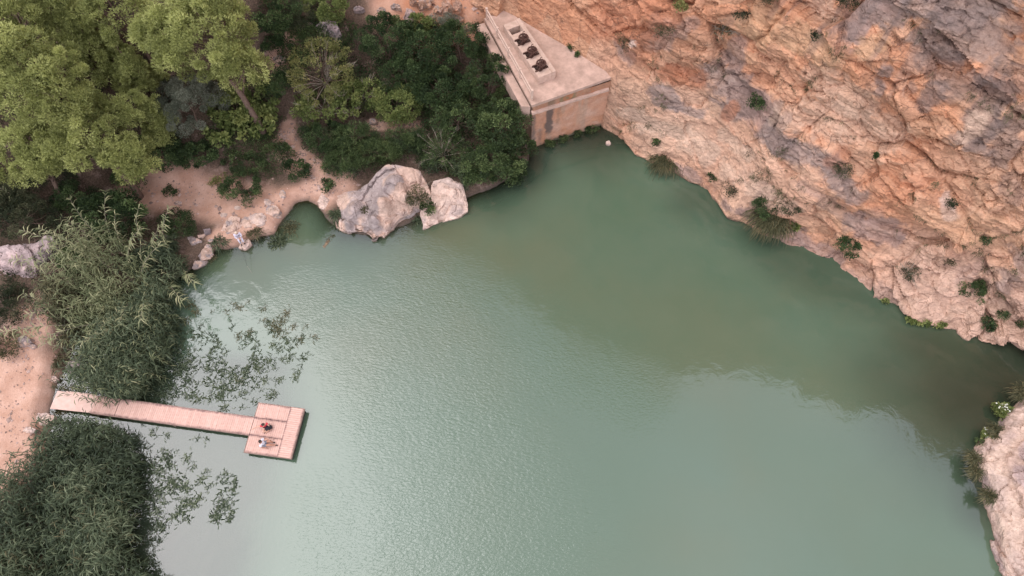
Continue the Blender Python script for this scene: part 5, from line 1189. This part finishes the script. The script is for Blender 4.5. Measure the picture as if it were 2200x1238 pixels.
for v0, v1 in secs:
    me = plank_mesh('plank', v1 - v0 - .012, PW - .008)
    for k in range(16): plank(me, .01 + (k + .5) * PW, (v0 + v1) / 2, math.pi / 2)
u_s = .01 + 16 * PW + .012
me = plank_mesh('plank', UP - u_s, PW - .008)
for k in range(24): plank(me, (u_s + UP) / 2, VB + (k + .5) * (VT - VB) / 24, 0)
# frame, fascia, floats, piles
def part(name, mat, *boxes):
    mb = MB()
    for c, s in boxes: mb.box(c, *s)
    return mb.build(name, mat, jet)
Lw = 80 * PW + .05
for s in (-1, 1):
    part('fascia', M['deck_side'], ((-Lw / 2, s * .605, ZJ - .10), (Lw, .04, .18)))
    part('beam', M['deck_side'], ((-Lw / 2, s * .35, ZJ - .13), (Lw, .08, .16)))
part('fascia', M['deck_side'], ((UP / 2, VB - .022, ZJ - .10), (UP + .08, .04, .19)))
part('fascia', M['deck_side'], ((UP / 2, VT + .022, ZJ - .10), (UP + .08, .04, .19)))
part('fascia', M['deck_side'], ((UP + .022, (VT + VB) / 2, ZJ - .10), (.04, VT - VB, .19)))
part('fascia', M['deck_side'], ((-.022, (VB - .63) / 2, ZJ - .10), (.04, -.63 - VB, .19)))
part('fascia', M['deck_side'], ((-.022, (VT + .63) / 2, ZJ - .10), (.04, VT - .63, .19)))
for v in (-1.2, -.4, .4, 1.1): part('beam', M['deck_side'], ((UP / 2, v, ZJ - .125), (UP - .02, .09, .15)))
part('float', M['float'], ((UP / 2, (VT + VB) / 2, ZJ - .45), (UP - .06, VT - VB - .06, .44)))
for k in range(5): part('float', M['float'], ((-1.05 - k * 2.1, 0, ZJ - .43), (1.7, 1.08, .42)))
for u, v in ((-10.6, .55), (-10.6, -.55), (-5.3, -.55), (-5.3, .55), (.2, -1.5), (2.9, -1.5), (.2, 1.4), (2.9, 1.4)):
    mb = MB(); mb.tube([(u, v, -2.2), (u, v, ZJ - .12)], .07, 8); mb.build('pile', M['deck_side'], jet)
# ramp to the sand
gz0 = ground_z(*(J0 - u2 * (Lw + 2.9)))
mb = MB(); r0 = [(-Lw - .01, -.58, ZJ - .06), (-Lw - .01, .58, ZJ - .06), (-Lw - .01, .58, ZJ), (-Lw - .01, -.58, ZJ)]; zq = max(gz0, .3) + .04
r1 = [(-Lw - 2.95, -.62, zq - .06), (-Lw - 2.95, .62, zq - .06), (-Lw - 2.95, .62, zq), (-Lw - 2.95, -.62, zq)]
mb.prism(r0, r1); mb.build('ramp', plain_material('ramp_board', (.56, .38, .32), (.64, .455, .39), 3, .85, .006), jet)
mb = MB(); mb.bar((-Lw - .02, .62, ZJ + .03), (-Lw - 2.3, .64, zq + .06), .05, .09); mb.build('kerb_rail', M['rail'], jet)

# ---------------------------------------------------------------- people
M['skin'] = plain_material('skin', (.50, .29, .21), (.56, .34, .25), 8, .55, 0)
M['skin_tan'] = plain_material('tanned_skin', (.36, .18, .12), (.42, .22, .15), 8, .55, 0)
def skin_obj(name, chains, mat, parent, sub=2):
    """chains: list of [(x,y,z,r), ...]; points that coincide are shared; the first point is the root"""
    vs, es, rs, idx = [], [], [], {}
    for ch in chains:
        prev = None
        for x, y, z, r in ch:
            key = (round(x, 4), round(y, 4), round(z, 4))
            if key not in idx: idx[key] = len(vs); vs.append((x, y, z)); rs.append(r)
            if prev is not None and prev != idx[key]: es.append((prev, idx[key]))
            prev = idx[key]
    me = bpy.data.meshes.new(name); me.from_pydata(vs, es, []); me.update()
    o = obj(name, me, mat, parent)
    sk = o.modifiers.new('skin', 'SKIN'); sk.use_smooth_shade = True
    if not me.skin_vertices: me.skin_vertices.new()
    for d, r in zip(me.skin_vertices[0].data, rs): d.radius = (r, r); d.use_root = False
    me.skin_vertices[0].data[0].use_root = True
    su_ = o.modifiers.new('smooth', 'SUBSURF'); su_.levels = sub; su_.render_levels = sub
    return o
def hand(w, d, side):
    """five unequal fingers growing from the wrist w along direction d"""
    w = np.asarray(w, float); d = unit(d); sd = unit(np.cross(d, [0, 0, 1.0])) * side; dn = np.array([0, 0, -1.0]); out = []
    palm = w + d * .05
    out.append([(*w, .024), (*palm, .026)])
    for k, ln in enumerate((.070, .080, .074, .058)):
        b_ = palm + d * .035 + sd * (.027 - .018 * k); m_ = b_ + d * ln * .5 + dn * .008; t_ = b_ + d * ln * .92 + dn * .030
        out.append([(*palm, .026), (*b_, .0095), (*m_, .0088), (*t_, .0075)])
    b_ = w + d * .03 + sd * .036; t_ = b_ + d * .035 + sd * .02 + dn * .012
    out.append([(*palm, .026), (*b_, .011), (*t_, .0085)])
    return out
def person(loc_, rz, J, label, skin, clothes, hair, shoes=None, hat=None):
    """J: joints in metres, seat at z = 0, facing +x"""
    o = empty('person', loc_, label, 'person', rz=rz)
    P = lambda n, r: (*J[n], r)
    hd = np.array(J['head']); nk = np.array(J['neck'])
    fw = np.array(J.get('face', (1, 0, -.1)), float); fw = unit(fw)
    ch = [[P('pelvis', .125), P('belly', .118), P('chest', .135), P('neck', .055), (*(hd - unit(hd - nk) * .06), .07), (*hd, .092), (*(hd + unit(hd - nk) * .06), .078)]]
    ch.append([(*hd, .092), (*(hd + fw * .085 - np.array([0, 0, .02])), .03), (*(hd + fw * .118 - np.array([0, 0, .03])), .014)])       # nose and cheeks
    for s in 'lr':
        sg_ = 1 if s == 'l' else -1
        ch.append([P('chest', .135), P('sh_' + s, .062), P('el_' + s, .043), P('wr_' + s, .028)])
        ch += hand(J['wr_' + s], np.array(J['wr_' + s]) - np.array(J['el_' + s]), sg_)
        ch.append([P('pelvis', .125), P('hip_' + s, .095), P('kn_' + s, .072), P('an_' + s, .046), (*(np.array(J['an_' + s]) * .4 + np.array(J['to_' + s]) * .6), .036), P('to_' + s, .026)])
    obj_b = skin_obj('body', ch, skin, o)
    for nm, mat, chains in clothes: skin_obj(nm, [[(*J[a], r) if isinstance(a, str) else (*a, r) for a, r in c] for c in chains], mat, o)
    # hair: a cap over the back and top of the skull
    th, ph = np.meshgrid(np.linspace(0, 2 * math.pi, 15)[:-1], np.linspace(0, 1.9, 8), indexing='ij')
    V = np.stack([np.sin(ph) * np.cos(th), np.sin(ph) * np.sin(th), np.cos(ph)], -1).reshape(-1, 3)
    V = V * (.108 + .008 * rng.random((len(V), 1))); keep_front = (V @ fw > .035) & (V[:, 2] < .035); V[keep_front] *= .72
    n_t, n_p = 14, 8; F = [[i * n_p + j, ((i + 1) % n_t) * n_p + j, ((i + 1) % n_t) * n_p + j + 1, i * n_p + j + 1] for i in range(n_t) for j in range(n_p - 1)]
    obj('hat' if hat else 'hair', mesh_np('hair', V * (1.08 if hat else 1) + hd + unit(hd - nk) * .03 - fw * .012, F, shade=True), hat or hair, o)
    for s in (-1, 1):
        mb = MB(); sdv = np.cross(fw, [0, 0, 1.0]) * .034 * s; c0 = hd + fw * .088 + sdv + np.array([0, 0, .008]); mb.tube([c0, c0 + fw * .012], [.011, .008], 6); mb.build('eye', M['float'], o)
    if shoes:
        for s in 'lr': skin_obj('shoe', [[P('an_' + s, .046), (*(np.array(J['an_' + s]) * .4 + np.array(J['to_' + s]) * .6), .045), (*(np.array(J['to_' + s]) * 1.0), .036)]], shoes, o)
    return o
cloth = lambda n, c, d=.8: plain_material(n, tuple(np.array(c) * d), c, 9, .9, .01)
M['white_shirt'] = cloth('white_shirt', (.72, .72, .78)); M['red_top'] = cloth('red_top', (.62, .05, .07)); M['dark_hair'] = plain_material('dark_hair', (.02, .014, .012), (.045, .03, .024), 20, .6, 0)
M['grey_shorts'] = cloth('grey_shorts', (.24, .26, .30)); M['black_cloth'] = cloth('black_cloth', (.025, .025, .03)); M['lilac_cloth'] = cloth('lilac_clothes', (.66, .62, .70)); M['straw_hat'] = cloth('straw_hat', (.66, .52, .40))
J1 = dict(pelvis=(0, 0, .12), belly=(-.04, 0, .28), chest=(-.05, 0, .45), neck=(-.04, 0, .60), head=(-.03, .0, .74), sh_l=(-.06, .19, .52), sh_r=(-.06, -.19, .52), el_l=(.10, .29, .36), el_r=(-.02, -.30, .30), wr_l=(.33, .20, .42), wr_r=(.17, -.28, .16),
          hip_l=(.04, .10, .11), hip_r=(.04, -.10, .11), kn_l=(.43, .14, .40), kn_r=(.42, -.10, .34), an_l=(.52, .12, .06), an_r=(.72, -.04, .07), to_l=(.68, .14, .03), to_r=(.90, -.03, .06))
pp = at(571, 951, ZJ)
person((pp[0] - .05, pp[1] - .1, ZJ + .012), math.radians(-4), J1, 'person in a white shirt sitting on the jetty platform with knees up', M['skin_tan'],
       [('shirt', M['white_shirt'], [[('pelvis', .14), ('belly', .142), ('chest', .155), ((-.05, 0, .53), .10)], [('chest', .155), ('sh_l', .085), ((.05, .26, .42), .068)], [('chest', .155), ('sh_r', .085), ((-.04, -.27, .37), .068)]]),
        ('shorts', M['grey_shorts'], [[('pelvis', .145), ('hip_l', .112), ((.27, .125, .28), .092)], [('pelvis', .145), ('hip_r', .112), ((.27, -.10, .25), .092)]])], M['dark_hair'], M['black_cloth'])
J2 = dict(pelvis=(0, 0, .11), belly=(.02, 0, .27), chest=(.05, 0, .43), neck=(.08, 0, .57), head=(.11, 0, .70), sh_l=(.04, .17, .49), sh_r=(.04, -.17, .49), el_l=(.20, .24, .30), el_r=(-.05, -.42, .46), wr_l=(.36, .12, .24), wr_r=(-.02, -.64, .52),
          hip_l=(.03, .10, .10), hip_r=(.03, -.10, .10), kn_l=(.36, .30, .14), kn_r=(.38, -.26, .14), an_l=(.42, -.05, .06), an_r=(.34, .08, .10), to_l=(.48, -.20, .04), to_r=(.42, .22, .08), face=(.9, -.2, -.25))
pp = at(572, 914, ZJ)
person((pp[0], pp[1] - .05, ZJ + .012), math.radians(-62), J2, 'person in a red top sitting cross legged on the jetty platform', M['skin'],
       [('top', M['red_top'], [[('pelvis', .132), ('belly', .132), ('chest', .146), ((.055, 0, .51), .085)], [('chest', .146), ('sh_l', .078), ((.12, .21, .40), .06)], [('chest', .146), ('sh_r', .078), ((.0, -.28, .475), .06)]]),
        ('shorts', M['black_cloth'], [[('pelvis', .138), ('hip_l', .108), ((.17, .19, .12), .092)], [('pelvis', .138), ('hip_r', .108), ((.18, -.17, .12), .092)]])], M['dark_hair'])
# bag and small things on the deck
pb = at(579, 921, ZJ)
bag = empty('black_bag', (pb[0], pb[1], ZJ + .005), 'slouched black bag beside the person in red', 'bag', rz=.5)
th, ph = np.meshgrid(np.linspace(0, 2 * math.pi, 21)[:-1], np.linspace(0, math.pi, 12), indexing='ij')
V = np.stack([np.sin(ph) * np.cos(th) * .25, np.sin(ph) * np.sin(th) * .17, np.maximum(np.cos(ph) * .2 + .16, 0)], -1).reshape(-1, 3); V = V * (1 + .18 * fbm(V, .12, 3, 5))[:, None]
F = [[i * 12 + j, ((i + 1) % 20) * 12 + j, ((i + 1) % 20) * 12 + j + 1, i * 12 + j + 1] for i in range(20) for j in range(11)]
obj('pouch', mesh_np('pouch', V, F, shade=True), M['black_cloth'], bag)
for s in (-1, 1):
    mb = MB(); mb.tube([(-.12, s * .05, .30), (-.05, s * .12, .42), (.08, s * .12, .41), (.14, s * .05, .29)], .012, 6); mb.build('strap', M['black_cloth'], bag, True)
pz = at(570, 928, ZJ)
sandal = empty('sandal', (pz[0], pz[1], ZJ + .004), 'dark sandal lying on the deck between the two people', 'sandal', rz=1.1)
mb = MB(); xs = np.linspace(-.12, .12, 7); wdt = [.025, .037, .036, .032, .04, .042, .022]
for i in range(6): mb.prism([(xs[i], -wdt[i], 0), (xs[i], wdt[i], 0), (xs[i], wdt[i], .022), (xs[i], -wdt[i], .022)], [(xs[i + 1], -wdt[i + 1], 0), (xs[i + 1], wdt[i + 1], 0), (xs[i + 1], wdt[i + 1], .022), (xs[i + 1], -wdt[i + 1], .022)], i in (0, 5))
mb.build('sole', M['black_cloth'], sandal); mb = MB(); mb.tube([(.02, -.042, .02), (.05, 0, .06), (.02, .042, .02)], .011, 6); mb.build('strap', M['black_cloth'], sandal, True)
# angler
J3 = dict(pelvis=(0, 0, .11), belly=(.02, 0, .27), chest=(.07, 0, .43), neck=(.11, 0, .57), head=(.15, 0, .70), sh_l=(.06, .18, .49), sh_r=(.06, -.18, .49), el_l=(.22, .22, .27), el_r=(.20, -.23, .26), wr_l=(.44, .05, .30), wr_r=(.40, -.04, .28),
          hip_l=(.04, .10, .09), hip_r=(.04, -.10, .09), kn_l=(.44, .13, .12), kn_r=(.43, -.11, .12), an_l=(.50, .12, -.30), an_r=(.52, -.10, -.30), to_l=(.66, .13, -.34), to_r=(.68, -.11, -.34), face=(.9, 0, -.35))
pa = at(513, 507, .9)
person((pa[0], pa[1], .86), math.radians(-62), J3, 'angler in pale lilac clothes and hat sitting on the shore rock', M['skin'],
       [('shirt', M['lilac_cloth'], [[('pelvis', .14), ('belly', .142), ('chest', .155), ((.08, 0, .51), .10)], [('chest', .155), ('sh_l', .085), ('el_l', .062), ((.36, .11, .29), .048)], [('chest', .155), ('sh_r', .085), ('el_r', .062), ((.34, -.10, .275), .048)]]),
        ('trousers', M['lilac_cloth'], [[('pelvis', .145), ('hip_l', .112), ('kn_l', .086), ((.495, .12, -.22), .066)], [('pelvis', .145), ('hip_r', .112), ('kn_r', .086), ((.51, -.10, -.22), .066)]])], M['dark_hair'], M['black_cloth'], M['straw_hat'])
ca, sa = math.cos(math.radians(-62)), math.sin(math.radians(-62))
wr = np.array([pa[0] + .46 * ca, pa[1] + .46 * sa, .86 + .30]); tip = at(531, 572, .5)
rod = empty('fishing_rod', wr, 'thin dark fishing rod held by the angler over the water', 'fishing rod'); dr = (tip - wr)
mb = MB(); mb.tube([-dr * .14, dr * .05], [.022, .02], 7); mb.build('grip', M['deck_side'], rod, True)
mb = MB(); mb.tube([dr * .05, dr * .5, dr], [.016, .012, .007], 6); mb.build('blank', M['float'], rod, True)
mb = MB(); mb.tube([dr * .03 + [0, 0, -.05], dr * .07 + [0, 0, -.05]], .03, 8); mb.build('reel', M['float'], rod, True)
mb = MB(); mb.tube([dr, dr + [.25, -.35, -.5]], .003, 4); mb.build('line', M['rail'], rod)
